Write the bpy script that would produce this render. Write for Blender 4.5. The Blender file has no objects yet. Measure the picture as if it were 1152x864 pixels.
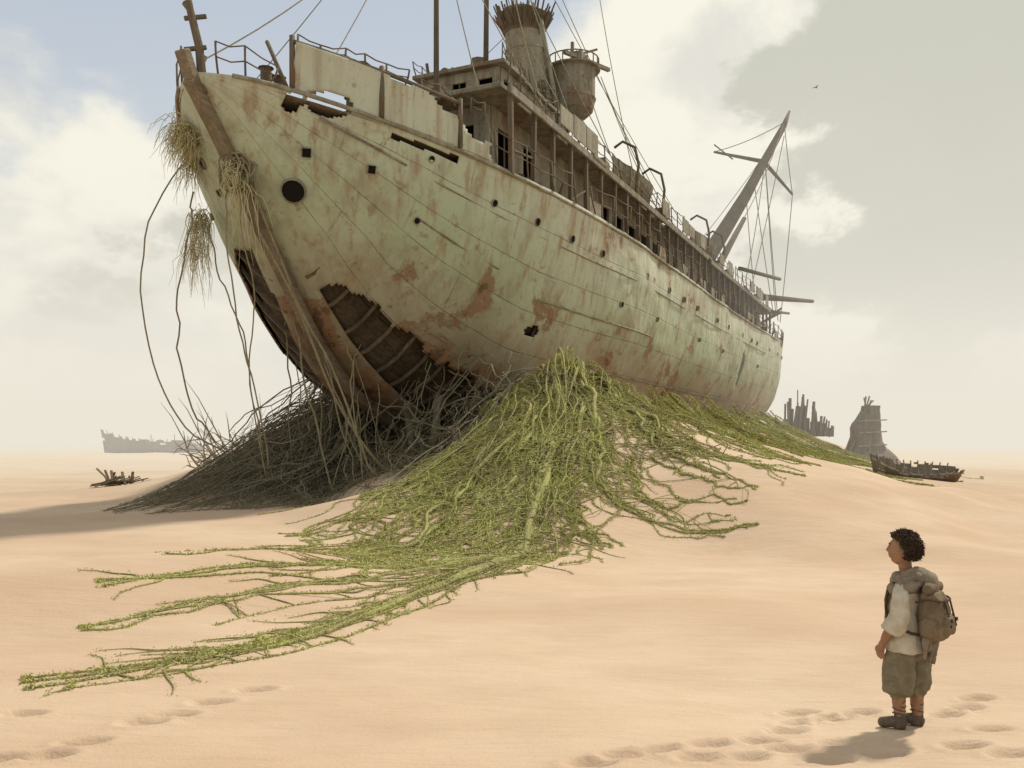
import bpy, math, numpy as np
from mathutils import Vector, Matrix, noise as mnoise
rng=np.random.RandomState(7)
scene=bpy.context.scene
def ss(a,b,x):
    t=np.clip((np.asarray(x,float)-a)/(b-a),0,1); return t*t*(3-2*t)
TT=rng.rand(256,256)
def vn(x,y,s=0):
    x=np.asarray(x,float)+s*17.3; y=np.asarray(y,float)+s*9.7
    xi=np.floor(x).astype(int); yi=np.floor(y).astype(int)
    fx=x-xi; fy=y-yi; fx=fx*fx*(3-2*fx); fy=fy*fy*(3-2*fy)
    g=lambda a,b:TT[a&255,b&255]
    return (g(xi,yi)*(1-fx)+g(xi+1,yi)*fx)*(1-fy)+(g(xi,yi+1)*(1-fx)+g(xi+1,yi+1)*fx)*fy
# ---------------------------------------------------------------- mesh builder
class MB:
    def __init__(s): s.v=[]; s.f=[]; s.n=0
    def add(s,V,F):
        V=np.asarray(V,float)
        for f in F: s.f.append([int(i)+s.n for i in f])
        s.v.append(V); s.n+=len(V)
    def box(s,c,size,R=None):
        c=np.array(c,float); h=np.array(size,float)/2
        V=np.array([[x,y,z] for x in(-1,1) for y in(-1,1) for z in(-1,1)])*h
        if R is not None: V=V@np.array(R).T
        s.add(V+c,[(0,1,3,2),(4,6,7,5),(0,4,5,1),(2,3,7,6),(0,2,6,4),(1,5,7,3)])
    def beam(s,a,b,w,h=None):
        a=Vector(a);b=Vector(b);h=h or w
        d=b-a; R=d.to_track_quat('X','Z').to_matrix()
        s.box((a+b)/2,(d.length,w,h),R)
    def tube(s,P,r,sides=6,cap=True):
        P=np.asarray(P,float); n=len(P); r=np.broadcast_to(np.asarray(r,float),(n,))
        T=np.gradient(P,axis=0); T/=np.linalg.norm(T,axis=1)[:,None]+1e-9
        m=np.abs(T).mean(0); ref=np.zeros(3); ref[np.argmin(m)]=1
        A=np.cross(T,ref); A/=np.linalg.norm(A,axis=1)[:,None]+1e-9
        B=np.cross(T,A)
        an=np.arange(sides)*2*math.pi/sides
        V=P[:,None,:]+r[:,None,None]*(np.cos(an)[None,:,None]*A[:,None,:]+np.sin(an)[None,:,None]*B[:,None,:])
        F=[]
        for i in range(n-1):
            for j in range(sides):
                k=(j+1)%sides
                F.append((i*sides+j,i*sides+k,(i+1)*sides+k,(i+1)*sides+j))
        if cap:
            F.append(tuple(range(sides))[::-1]); F.append(tuple((n-1)*sides+j for j in range(sides)))
        s.add(V.reshape(-1,3),F)
    def loft(s,C,RX,RY,sides=24,cap=True,nz=0,ns=8.,pw=2.):
        C=np.asarray(C,float); n=len(C); V=[]
        for i in range(n):
            for j in range(sides):
                a=j*2*math.pi/sides; ca,sa=math.cos(a),math.sin(a)
                q=(abs(ca)**pw+abs(sa)**pw)**(-1/pw)
                k=1+ (nz*mnoise.noise(Vector((ca*1.5*ns/8,sa*1.5*ns/8+C[i][0],C[i][2]*ns))) if nz else 0)
                V.append((C[i][0]+RX[i]*ca*q*k,C[i][1]+RY[i]*sa*q*k,C[i][2]))
        F=[]
        for i in range(n-1):
            for j in range(sides):
                k=(j+1)%sides
                F.append((i*sides+j,i*sides+k,(i+1)*sides+k,(i+1)*sides+j))
        if cap: F.append(tuple(range(sides))[::-1]); F.append(tuple((n-1)*sides+j for j in range(sides)))
        s.add(V,F)
    def build(s,name,mat,parent=None,smooth=True,bevel=0):
        me=bpy.data.meshes.new(name)
        V=np.concatenate(s.v) if s.v else np.zeros((0,3))
        me.from_pydata(V.tolist(),[],s.f); me.update()
        if smooth: me.polygons.foreach_set('use_smooth',[True]*len(me.polygons))
        ob=bpy.data.objects.new(name,me); scene.collection.objects.link(ob)
        if mat: me.materials.append(mat)
        if parent: ob.parent=parent
        if bevel:
            b=ob.modifiers.new('b','BEVEL'); b.width=bevel; b.segments=1
        return ob
def empty(name,loc=(0,0,0),rz=0):
    e=bpy.data.objects.new(name,None); scene.collection.objects.link(e)
    e.location=loc; e.rotation_euler=(0,0,rz); return e
def catmull(P,n):
    P=np.asarray(P,float)
    Q=np.vstack([2*P[0]-P[1],P,2*P[-1]-P[-2]])
    t=np.linspace(0,len(P)-1-1e-6,n); i=t.astype(int); f=(t-i)[:,None]
    a,b,c,d=Q[i],Q[i+1],Q[i+2],Q[i+3]
    return .5*((2*b)+(c-a)*f+(2*a-5*b+4*c-d)*f**2+(3*b-a-3*c+d)*f**3)
# ---------------------------------------------------------------- node helpers
def setin(nt,node,key,val):
    s=node.inputs[key]
    if isinstance(val,bpy.types.NodeSocket): nt.links.new(val,s)
    else:
        if s.type=='RGBA' and not hasattr(val,'__len__'): val=(val,val,val,1)
        if s.type=='RGBA' and len(val)==3: val=(*val,1)
        s.default_value=val
def nd(nt,t,ins={},**pr):
    n=nt.nodes.new(t)
    for k,v in pr.items(): setattr(n,k,v)
    for k,v in ins.items(): setin(nt,n,k,v)
    return n
def noise(nt,vec,scale,detail=5,rough=.6,dist=0):
    return nd(nt,'ShaderNodeTexNoise',{'Vector':vec,'Scale':scale,'Detail':detail,'Roughness':rough,'Distortion':dist}).outputs[0]
def mapp(nt,vec,sc,loc=(0,0,0)):
    return nd(nt,'ShaderNodeMapping',{'Vector':vec,'Scale':sc,'Location':loc}).outputs[0]
def mathn(nt,op,a,b=0.,c=None,clamp=False):
    n=nd(nt,'ShaderNodeMath',{0:a,1:b},operation=op,use_clamp=clamp)
    if c is not None: setin(nt,n,2,c)
    return n.outputs[0]
def mix(nt,f,a,b,mode='MIX'):
    n=nd(nt,'ShaderNodeMix',data_type='RGBA',blend_type=mode)
    setin(nt,n,0,f); setin(nt,n,6,a); setin(nt,n,7,b); return n.outputs[2]
def ramp(nt,f,st):
    n=nd(nt,'ShaderNodeValToRGB',{0:f}); cr=n.color_ramp
    while len(cr.elements)<len(st): cr.elements.new(.5)
    for e,(p,c) in zip(cr.elements,st):
        e.position=p; e.color=(c,c,c,1) if not hasattr(c,'__len__') else (*c,1)
    return n.outputs[0]
def mrange(nt,v,a,b,c=0.,d=1.,smooth=True):
    n=nd(nt,'ShaderNodeMapRange',{0:v,1:a,2:b,3:c,4:d}); n.clamp=True
    if smooth: n.interpolation_type='SMOOTHSTEP'
    return n.outputs[0]
def bump(nt,h,st=.5,dist=.02,normal=None):
    n=nd(nt,'ShaderNodeBump',{'Height':h,'Strength':st,'Distance':dist})
    if normal is not None: setin(nt,n,'Normal',normal)
    return n.outputs[0]
def newmat(name,rough=.85):
    m=bpy.data.materials.new(name); m.use_nodes=True
    b=m.node_tree.nodes['Principled BSDF']; b.inputs['Roughness'].default_value=rough
    b.inputs['Specular IOR Level'].default_value=.2
    return m,m.node_tree,b
def objc(nt): return nd(nt,'ShaderNodeTexCoord').outputs['Object']

RUST=(.255,.145,.078); DRUST=(.10,.062,.036)
def weathered(name,ca,cb,rust=.5,sc=1.,rough=.85,bs=.5,rc=(.18,.11,.065)):
    m,nt,b=newmat(name,rough); P=objc(nt)
    n1=noise(nt,P,.9*sc,7,.65); n2=noise(nt,mapp(nt,P,(2.2*sc,2.2*sc,.25*sc)),1.5,5,.6); n3=noise(nt,P,9*sc,4,.7)
    c=mix(nt,mrange(nt,n2,.3,.7),ca,cb)
    c=mix(nt,mrange(nt,n1,.62-rust*.25,.72-rust*.2,0,.8),c,rc)
    c=mix(nt,mrange(nt,n3,.5,.75,0,.6),c,(.085,.055,.032))
    setin(nt,b,'Base Color',c)
    setin(nt,b,'Normal',bump(nt,mathn(nt,'ADD',n1,n3),bs,.05/sc))
    return m
def woodmat(name,ca,cb,axis=(.6,7,7)):
    m,nt,b=newmat(name,.9); P=objc(nt)
    n=noise(nt,mapp(nt,P,axis),2,6,.65,.4); n2=noise(nt,P,1.2,4)
    c=mix(nt,mrange(nt,n,.3,.7),ca,cb); c=mix(nt,mrange(nt,n2,.4,.7,0,.5),c,(ca[0]*.5,ca[1]*.48,ca[2]*.45))
    setin(nt,b,'Base Color',c); setin(nt,b,'Normal',bump(nt,n,.7,.04)); return m
def clothmat(name,ca,cb,sc=12):
    m,nt,b=newmat(name,.95); P=objc(nt)
    n=noise(nt,P,sc,5,.6,.5); w=noise(nt,P,sc*18,2)
    setin(nt,b,'Base Color',mix(nt,mrange(nt,n,.3,.7),ca,cb))
    setin(nt,b,'Normal',bump(nt,mathn(nt,'ADD',mathn(nt,'MULTIPLY',n,2.),mathn(nt,'MULTIPLY',w,.3)),.7,.012)); return m
# ship frame : u aft, v to port, z up
TH=math.radians(65); P0=np.array([-7.2,20.0]); L=58.
dU=np.array([math.cos(TH),math.sin(TH)]); dV=np.array([math.sin(TH),-math.cos(TH)])
def W(u,v,z=None):
    p=P0+np.asarray(u)*dU+np.asarray(v)*dV
    return (p[0],p[1]) if z is None else (p[0],p[1],z)
def S(u,v,z): return (u,-v,z)
# ---------------------------------------------------------------- terrain
steps=[(1.20,5.46,.3),(1.55,5.56,.1),(1.37,5.22,.2),(1.10,5.19,.15),(1.68,5.40,.2),(.66,5.23,.1),(.86,5.30,.35),(1.94,6.02,.3),(1.80,5.82,.3),(2.2,6.12,.2),(2.02,6.28,.2),
 (2.05,5.55,.2),(2.22,5.30,.2),(1.86,5.2,.1),(2.45,6.25,.3),(3.0,6.15,.4),(3.25,6.35,.4),(3.45,6.6,.3),(3.1,5.75,.2),(-2.64,5.48,.3),(-2.44,5.87,.3),(-2.3,6.05,.2),(-2.15,6.35,.3),(-1.93,6.68,.3),(-3.3,6.0,.1),(2.75,5.40,.1),(2.95,5.25,.2),(.45,5.1,.1),(-3.0,5.2,.2),(-2.75,5.25,.3)]
def ground(x,y,fp=False):
    x=np.asarray(x,float); y=np.asarray(y,float)
    rx,ry=x-P0[0],y-P0[1]; u=rx*dU[0]+ry*dU[1]; v=rx*dV[0]+ry*dV[1]
    d=np.hypot(x,y)
    h=.18*(vn(x/2.9,y/1.9,1)-.5)*ss(3,9,d)+.05*(vn(x/1.1,y/.9,11)-.5)+.5*(vn(x/13,y/7,2)-.5)*ss(7,24,d)+1.8*(vn(x/60,y/24,3)-.5)*ss(45,160,d)
    h=h+13*(vn(x/260,y/130,4)-.45)*ss(250,1100,d)
    A=3.1*ss(5.5,13,u)*(1-ss(52,74,u))
    wv=np.where(v>0,np.clip(v-5.2,0,None)/5.6,np.clip(-v-4.,0,None)/6.)
    h1=A*np.exp(-wv**1.6)*(1+.12*(vn(x/3,y/3,5)-.5))
    dx=(x-1.5); dx=np.where(dx<0,dx*1.55,dx*.8); dy=y-24.6; dy=np.where(dy>0,dy*1.5,dy)
    q=np.hypot(dx,dy)*(1+.25*(vn(x/2.2,y/2.2,12)-.5)); h2=3.75*np.clip(1-q/10.5,0,1)**1.3
    hm=np.maximum(h1,h2)+.25*np.minimum(h1,h2)*np.clip(1-np.abs(h1-h2),0,1)
    h=h+hm
    h=h+1.7*np.exp(-((x+7)/3.6)**2-((y-28)/3.6)**2)+.25*np.exp(-((x+4.5)/5)**2-((y-21)/4)**2)
    yc=12.6+.9*np.sin(x*.35+1)+.15*x; h=h+.34*np.where(y<yc,np.exp(-((yc-y)/1.9)**2),np.exp(-((y-yc)/.75)**2))*ss(-16,-9,x)*(1-ss(-3.5,-1.2,x))
    if fp:
        for (a,b,r) in steps:
            c,s=math.cos(r),math.sin(r); X=(x-a)*c+(y-b)*s; Y=-(x-a)*s+(y-b)*c
            m=(np.abs(X)<.4)&(np.abs(Y)<.4)
            q=((X/.13)**2+(Y/.065)**2)
            h=h+np.where(m,-.050*np.exp(-q**2)+.014*np.exp(-((np.sqrt(q)-1.5)/.3)**2),0)
    return h
def axis(lo,hi,a,b,st,g):
    c=list(np.arange(a,b,st)); s=st
    while c[-1]<hi: s*=g; c.append(c[-1]+s)
    s=st; l=[]; x=a
    while x>lo: s*=g; x-=s; l.append(x)
    return np.array(l[::-1]+c)
gx=axis(-3500,3500,-4,4.2,.03,1.022); gy=axis(-60,5200,4.7,7.2,.03,1.022)
X,Y=np.meshgrid(gx,gy); Z=ground(X,Y,True)
V=np.stack([X,Y,Z],-1).reshape(-1,3); nx,ny=len(gx),len(gy)
i=np.arange(ny-1)[:,None]*nx+np.arange(nx-1)[None,:]; F=np.stack([i,i+1,i+nx+1,i+nx],-1).reshape(-1,4)
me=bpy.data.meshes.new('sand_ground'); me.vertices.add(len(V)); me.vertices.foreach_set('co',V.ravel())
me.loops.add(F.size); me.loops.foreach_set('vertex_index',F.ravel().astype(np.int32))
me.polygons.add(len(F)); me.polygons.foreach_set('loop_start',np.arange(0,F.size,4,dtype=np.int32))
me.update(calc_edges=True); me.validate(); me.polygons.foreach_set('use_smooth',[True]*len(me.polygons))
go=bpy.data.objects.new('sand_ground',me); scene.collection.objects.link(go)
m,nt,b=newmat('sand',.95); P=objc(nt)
n1=noise(nt,mapp(nt,P,(.10,.22,1)),1,4,.5); n2=noise(nt,mapp(nt,P,(.9,1.6,1)),1,5,.6); n3=noise(nt,P,45,3,.7); n4=noise(nt,mapp(nt,P,(1.2,5,1)),1.6,3,.5,.8)
c=mix(nt,mrange(nt,n1,.35,.65),(.49,.35,.238),(.565,.435,.308)); c=mix(nt,mrange(nt,n2,.35,.7,0,.4),c,(.43,.30,.195))
c=mix(nt,mrange(nt,n3,.5,.8,0,.28),c,(.32,.22,.145))
py=nd(nt,'ShaderNodeSeparateXYZ',{0:P}).outputs[1]; c=mix(nt,mrange(nt,py,14,100,0,.85),c,(.60,.51,.395)); setin(nt,b,'Base Color',c)  # sand paled with distance: aerial haze put into the base colour
hh=mathn(nt,'ADD',mathn(nt,'MULTIPLY',n3,.3),mathn(nt,'ADD',mathn(nt,'MULTIPLY',n4,1.0),mathn(nt,'MULTIPLY',n2,1.3)))
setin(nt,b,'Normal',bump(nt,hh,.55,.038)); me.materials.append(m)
# ---------------------------------------------------------------- hull definition
def pch(xs,ys):
    xs=np.array(xs,float); ys=np.array(ys,float); h=np.diff(xs); dl=np.diff(ys)/h
    m=np.zeros(len(xs)); m[0]=dl[0]; m[-1]=dl[-1]
    for k in range(1,len(xs)-1):
        m[k]=0 if dl[k-1]*dl[k]<=0 else 2*dl[k-1]*dl[k]/(dl[k-1]+dl[k])
    def f(x):
        x=np.clip(np.asarray(x,float),xs[0],xs[-1]); k=np.clip(np.searchsorted(xs,x)-1,0,len(xs)-2)
        t=(x-xs[k])/h[k]
        return ys[k]*(1+2*t)*(1-t)**2+h[k]*m[k]*t*(1-t)**2+ys[k+1]*t*t*(3-2*t)+h[k]*m[k+1]*t*t*(t-1)
    return f
zs=pch([0,1,2,4.5,8,12,16,30,58],[10.2,10.05,9.87,9.45,9.08,8.88,8.8,8.7,9.05])
zk=pch([0,.7,1.5,2.8,4.8,6.5,9.2,14,50,56,58],[10.1,9.35,8.35,6.75,4.5,3.3,2.35,2.05,2.1,3.2,5.6])
BB=pch([0,.15,.5,1.2,2.5,4,6,8,11,15,46,52,56,57.6,58],[.1,.4,.92,1.65,2.72,3.7,4.65,5.22,5.7,6,6,5.4,4.3,3.0,2.0])
def sec(u,t):
    t=np.clip(t,1e-6,1); k=ss(3,17,u)
    fb=t**(.42); fm=(1-(1-t)**2.7)**(1/2.3)
    return fb*(1-k)+fm*k
def hv(u,z):
    t=(z-zk(u))/(zs(u)-zk(u)); return BB(u)*sec(u,t)
ship=empty('shipwreck',(P0[0],P0[1],0),TH)
def hullmat():
    m,nt,b=newmat('hull_paint',.75); P=objc(nt)
    sx=nd(nt,'ShaderNodeSeparateXYZ',{0:P}); u,z=sx.outputs[0],sx.outputs[2]
    uv=nd(nt,'ShaderNodeSeparateXYZ',{0:nd(nt,'ShaderNodeUVMap').outputs[0]}); tu,tv=uv.outputs[0],uv.outputs[1]
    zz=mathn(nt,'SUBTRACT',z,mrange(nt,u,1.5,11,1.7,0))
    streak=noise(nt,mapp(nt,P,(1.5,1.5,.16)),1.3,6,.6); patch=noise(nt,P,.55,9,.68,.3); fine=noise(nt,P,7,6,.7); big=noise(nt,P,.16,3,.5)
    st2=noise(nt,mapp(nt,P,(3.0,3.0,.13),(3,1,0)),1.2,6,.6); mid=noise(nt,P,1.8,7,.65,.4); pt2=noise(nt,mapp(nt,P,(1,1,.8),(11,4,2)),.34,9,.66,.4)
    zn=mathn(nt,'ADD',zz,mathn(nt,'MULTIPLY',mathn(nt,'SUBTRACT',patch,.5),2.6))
    base=ramp(nt,mrange(nt,zn,2.5,10,0,1,False),[(0,(.105,.08,.05)),(.15,(.18,.145,.09)),(.29,(.29,.285,.185)),(.43,(.36,.42,.275)),(.64,(.43,.485,.355)),(.84,(.48,.485,.38)),(1,(.44,.40,.305))])  # lowest stops: brown staining plus underside shade darkened into the paint
    c=mix(nt,mrange(nt,big,.42,.6,0,.4),base,(.49,.50,.385))
    c=mix(nt,mrange(nt,streak,.44,.72,0,.65),c,(.28,.24,.165))
    c=mix(nt,mrange(nt,st2,.50,.70,0,.68),c,(.30,.20,.115))
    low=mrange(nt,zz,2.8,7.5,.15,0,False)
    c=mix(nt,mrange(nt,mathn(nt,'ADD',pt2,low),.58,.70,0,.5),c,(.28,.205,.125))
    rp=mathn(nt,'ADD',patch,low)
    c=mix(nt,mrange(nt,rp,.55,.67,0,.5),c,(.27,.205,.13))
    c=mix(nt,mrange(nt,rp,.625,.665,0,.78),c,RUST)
    c=mix(nt,mrange(nt,rp,.68,.73,0,.8),c,DRUST)
    c=mix(nt,mrange(nt,mid,.59,.67,0,.6),c,(.24,.16,.095))
    c=mix(nt,mrange(nt,fine,.56,.72,0,.5),c,(.18,.13,.08))
    fr=mathn(nt,'FRACT',mathn(nt,'MULTIPLY',tv,6.)); row=mathn(nt,'FLOOR',mathn(nt,'MULTIPLY',tv,6.))
    sl=mrange(nt,mathn(nt,'ABSOLUTE',mathn(nt,'SUBTRACT',fr,.5)),.48,.5)
    fu=mathn(nt,'FRACT',mathn(nt,'ADD',mathn(nt,'MULTIPLY',u,.21),mathn(nt,'MULTIPLY',row,.37)))
    slu=mrange(nt,mathn(nt,'ABSOLUTE',mathn(nt,'SUBTRACT',fu,.5)),.494,.5)
    seam=mathn(nt,'MAXIMUM',sl,mathn(nt,'MULTIPLY',slu,.6))
    c=mix(nt,mathn(nt,'MULTIPLY',seam,mrange(nt,mid,.4,.6,.05,.65)),c,(.14,.105,.065))
    setin(nt,b,'Base Color',c)
    h=mathn(nt,'ADD',mathn(nt,'MULTIPLY',fine,.35),mathn(nt,'MULTIPLY',seam,-.5))
    h=mathn(nt,'ADD',h,mrange(nt,rp,.61,.68,0,-.6))
    h=mathn(nt,'ADD',h,mathn(nt,'MULTIPLY',noise(nt,P,1.1,2),2.4))
    setin(nt,b,'Normal',bump(nt,h,.65,.06)); return m
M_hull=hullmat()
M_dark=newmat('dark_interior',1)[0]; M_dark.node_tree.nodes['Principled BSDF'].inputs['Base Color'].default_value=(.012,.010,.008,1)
M_sup=weathered('superstructure_paint',(.27,.25,.19),(.16,.14,.10),.35,1.)
M_sup2=weathered('deckhouse_paint',(.32,.30,.225),(.19,.165,.12),.3,1.)
M_rust=weathered('rusty_steel',(.16,.13,.09),(.10,.078,.052),.35,2.)
M_fun=weathered('funnel_paint',(.31,.29,.22),(.22,.20,.15),.12,.8)
M_wood=woodmat('old_wood',(.17,.135,.09),(.27,.22,.155))
M_mast=woodmat('mast_wood',(.10,.08,.055),(.16,.13,.092),(7,7,.6))
M_plank=woodmat('hull_planks',(.055,.041,.027),(.11,.085,.056),(.35,5,5))
M_rib=woodmat('rib_timber',(.10,.078,.052),(.16,.128,.088),(5,5,1))
M_rope=clothmat('rope',(.19,.16,.095),(.29,.25,.155),8)
us=np.concatenate([np.linspace(0,15,215),np.linspace(15,L,130)[1:]])
nt_=82; ts=np.linspace(0,1,nt_); nb=14
def hull_grid(side,inset=0.,bul=True):
    U=us[:,None]; T=ts[None,:]
    a,bz=zk(U),zs(U); z=a+(bz-a)*T; v=BB(U)*sec(U,T)
    if inset: v=np.maximum(v-inset,0.02); z=z+inset*.5*(1-T)
    uu=np.broadcast_to(U,z.shape)
    if bul:
        k=np.arange(1,nb+1)/nb; z2=bz+1.1*k[None,:]; v2=BB(U)*(1+.02*k[None,:]); 
        z=np.hstack([z,z2]); v=np.hstack([v,v2]); uu=np.broadcast_to(U,z.shape)
        tt=np.hstack([np.broadcast_to(T,(len(us),nt_)),np.broadcast_to(1+.14*k[None,:],(len(us),nb))])
    else: tt=np.broadcast_to(T,z.shape)
    dent=.13*(vn(uu*.45,z*.8,6+side)-.5)+.045*(vn(uu*1.7,z*2.1,8+side)-.5)
    v=np.maximum(v+dent*ss(0.3,1.2,v),0)
    return uu,v*side,z,tt
def keep(u,z,t,side):
    n=mnoise.noise(Vector((u*1.1,z*1.1,side*5)))*.55+mnoise.noise(Vector((u*4,z*4,side*9)))*.22
    if side>0:
        if ((u-2.05)/.42)**2+((z-9.83)/.30)**2<1+n*.4 : return False
        if ((u-1.42)/.16)**2+((z-9.75)/.2)**2<1+n: return False
    if t>1:
        if u<1.3+n*.2 or u>6.0+n*1.5: return False
        if side<0 and u<3.4: return False
        n2=mnoise.noise(Vector((u*1.6,3.3,side)))
        top=1.142-.02*abs(n2)-.085*float(ss(4.0,6.0,u+n2))
        return t<top
    if side>0:
        zb=np.interp(u,[3.2,3.8,5,6.5,8.5,11,13],[6.0,6.1,5.15,4.35,3.7,2.95,2.2])
        if 3.3<u<13 and z<zb+n*.6 and z>zk(u)+.12: return False
        if ((u-34.6)/.55)**2+((z-6.0+.5*(u-34.6))/1.0)**2<1+n*.7: return False
        if abs(z-(zs(u)-.28))<.07+n*.05 and 3.3<u<5.0: return False
        if ((u-9.2)/.3)**2+((z-5.2)/.13)**2<1+n*2: return False
    else:
        zb=np.interp(u,[2.6,3.2,4.2,5.5,7.5,10],[6.9,6.9,6.4,5.1,4.0,2.8])
        if 2.7<u<9.5 and z<zb+n*.6 and z>zk(u)+.12: return False
    return True
Vs=[];Fs=[];UVs=[];off=0
for side in(1,-1):
    uu,v,z,tt=hull_grid(side); R,C=uu.shape
    Vs.append(np.stack([uu,-v,z],-1).reshape(-1,3)); UVs.append(np.stack([uu,tt],-1).reshape(-1,2))
    for i in range(R-1):
        for j in range(C-1):
            cu=(uu[i,j]+uu[i+1,j])/2; cz=(z[i,j]+z[i+1,j+1])/2; ct=(tt[i,j]+tt[i,j+1])/2
            if not keep(cu,cz,ct,side): continue
            a=off+i*C+j; q=(a,a+C,a+C+1,a+1)
            Fs.append(q if side>0 else q[::-1])
    off+=R*C
me=bpy.data.meshes.new('hull'); AV=np.concatenate(Vs); AU=np.concatenate(UVs)
me.from_pydata(AV.tolist(),[],Fs); me.update()
uvl=me.uv_layers.new(name='UVMap'); li=np.empty(len(me.loops),dtype=np.int32); me.loops.foreach_get('vertex_index',li)
uvl.data.foreach_set('uv',AU[li].ravel()); me.polygons.foreach_set('use_smooth',[True]*len(me.polygons))
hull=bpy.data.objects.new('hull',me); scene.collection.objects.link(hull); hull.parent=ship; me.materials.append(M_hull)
so=hull.modifiers.new('s','SOLIDIFY'); so.thickness=.05; so.offset=-1
mb=MB(); zz=np.linspace(zk(58.),zs(58.),12); vv=np.array([hv(58.,q) for q in zz])
pts=[S(58,a,q) for a,q in zip(vv,zz)]+[S(58,-a,q) for a,q in zip(vv[::-1],zz[::-1])]
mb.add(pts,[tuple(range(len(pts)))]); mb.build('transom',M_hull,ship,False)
mb=MB()
for side in(1,-1):
    uu,v,z,tt=hull_grid(side,.32,False); R,C=uu.shape
    v=v+side*.035*np.sign(np.sin(tt*60)) 
    F=[]
    for i in range(R-1):
        if uu[i,0]>26 or uu[i,0]<2: continue
        for j in range(0,C-8):
            a=i*C+j; q=(a,a+C,a+C+1,a+1); F.append(q if side>0 else q[::-1])
    mb.add(np.stack([uu,-v,z],-1).reshape(-1,3),F)
mb.build('inner_planking',M_plank,ship,False)
mb=MB()
for u in np.arange(3.4,15,.62):
    for side in(1,-1):
        q=np.linspace(float(zk(u))+.1,float(zs(u))-2.2,14)
        if len(q)<3 or q[-1]<q[0]: continue
        mb.tube([S(u+.02*rng.randn(),side*max(float(hv(u,a))-.2,.02),a) for a in q],.06,4)
mb.build('ribs',M_rib,ship,False)
mb=MB(); uu=np.linspace(.0,14,60); pts=[]
for i,u in enumerate(uu):
    z=float(zk(u)); w=.16; d=.24
    t=np.array([1,float(zk(u+.05)-zk(u))/.05]); t/=np.linalg.norm(t); nn=np.array([t[1],-t[0]])
    jz=.03*mnoise.noise(Vector((u*3,0,0)))
    cu,cz=u+nn[0]*d*.35,z+nn[1]*d*.35
    for (a,bq) in((-1,-1),(1,-1),(1,1),(-1,1)):
        pts.append(S(cu+nn[0]*d*bq*.6+jz,a*w,cz+nn[1]*d*bq*.6))
F=[]
for i in range(len(uu)-1):
    for j in range(4):
        k=(j+1)%4; F.append((i*4+j,i*4+k,i*4+4+k,i*4+4+j))
F+= [(3,2,1,0),tuple(len(pts)-4+j for j in range(4))]
mb.add(pts,F); mb.beam(S(.1,0,9.85),S(-.30,0,10.6),.3,.24); mb.build('stem_post',M_wood,ship,False,.03)
mb=MB()
def strip(u0,u1,t,r,side=1):
    q=np.linspace(u0,u1,max(8,int((u1-u0)*3))); z=[float(zk(a)+(zs(a)-zk(a))*t) for a in q]
    mb.tube([S(a,side*(float(hv(a,b_))+.02),b_) for a,b_ in zip(q,z)],r,5)
for s_ in(1,-1):
    strip(.4,57.9,.985,.055,s_); strip(1.9,3.8,.80,.03,s_); strip(4.2,21,.80,.025,s_); strip(23,44,.8,.025,s_)
strip(4.4,7.1,.60,.04); strip(9,17,.56,.03); strip(12,36,.33,.05)
mb.build('rubbing_strake',M_sup2,ship)
mb=MB(); q=np.linspace(.3,57.9,120); pts=[];F=[]
for a in q:
    for s_ in np.linspace(-1,1,9): pts.append(S(a,s_*(float(BB(a))-.06),float(zs(a))-.12))
for i in range(len(q)-1):
    for j in range(8): F.append((i*9+j,i*9+j+1,i*9+10+j,i*9+9+j))
mb.add(pts,F); mb.build('deck',M_wood,ship)
ring=MB(); disc=MB()
def hole(u,z,r,side=1,sq=False):
    v=float(hv(u,z)); e=.08
    a=Vector((e*2,-side*float(hv(u+e,z)-hv(u-e,z)),0)); bq=Vector((0,-side*float(hv(u,z+e)-hv(u,z-e)),2*e))
    n=a.cross(bq).normalized()
    if n.y*(-side)<0: n=-n
    t1=a.normalized(); t2=n.cross(t1); c=Vector((u,-side*v,z))
    N=4 if sq else 16; ph=math.pi/4 if sq else 0
    def cp(rr,o): return [tuple(c+n*o+(t1*math.cos(ph+k*2*math.pi/N)+t2*math.sin(ph+k*2*math.pi/N))*rr) for k in range(N)]
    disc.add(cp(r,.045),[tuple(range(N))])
    Rg=[cp(r*1.0,.046),cp(r*1.02,.08),cp(r*1.10,.075),cp(r*1.16,.0)]
    V=[p for q in Rg for p in q]; F=[]
    for i in range(3):
        for k in range(N):
            F.append((i*N+k,i*N+(k+1)%N,(i+1)*N+(k+1)%N,(i+1)*N+k))
    ring.add(V,F)
hole(2.12,7.95,.27); hole(1.55,8.75,.13,-1); hole(1.95,8.75,.14,1,True); hole(3.15,8.55,.13,1,True); hole(4.3,9.0,.08); hole(4.45,7.55,.08); hole(6.3,8.3,.09)
hole(1.9,8.1,.09,-1);hole(3.3,8.0,.09,-1)
for u in [7.9,9.6,11.4,15.3,18.2,20.6,23,26.8,29.5,33,36,38,42,45.5,49]:
    hole(u+.4*rng.rand(),float(zk(u)+(zs(u)-zk(u))*.85),.105)
for u in [13.5,17.2,24,29,39]:
    hole(u,float(zk(u)+(zs(u)-zk(u))*.66),.09)
ring.build('porthole_rims',M_sup,ship); disc.build('porthole_openings',M_dark,ship,False)
rail=MB()
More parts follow.
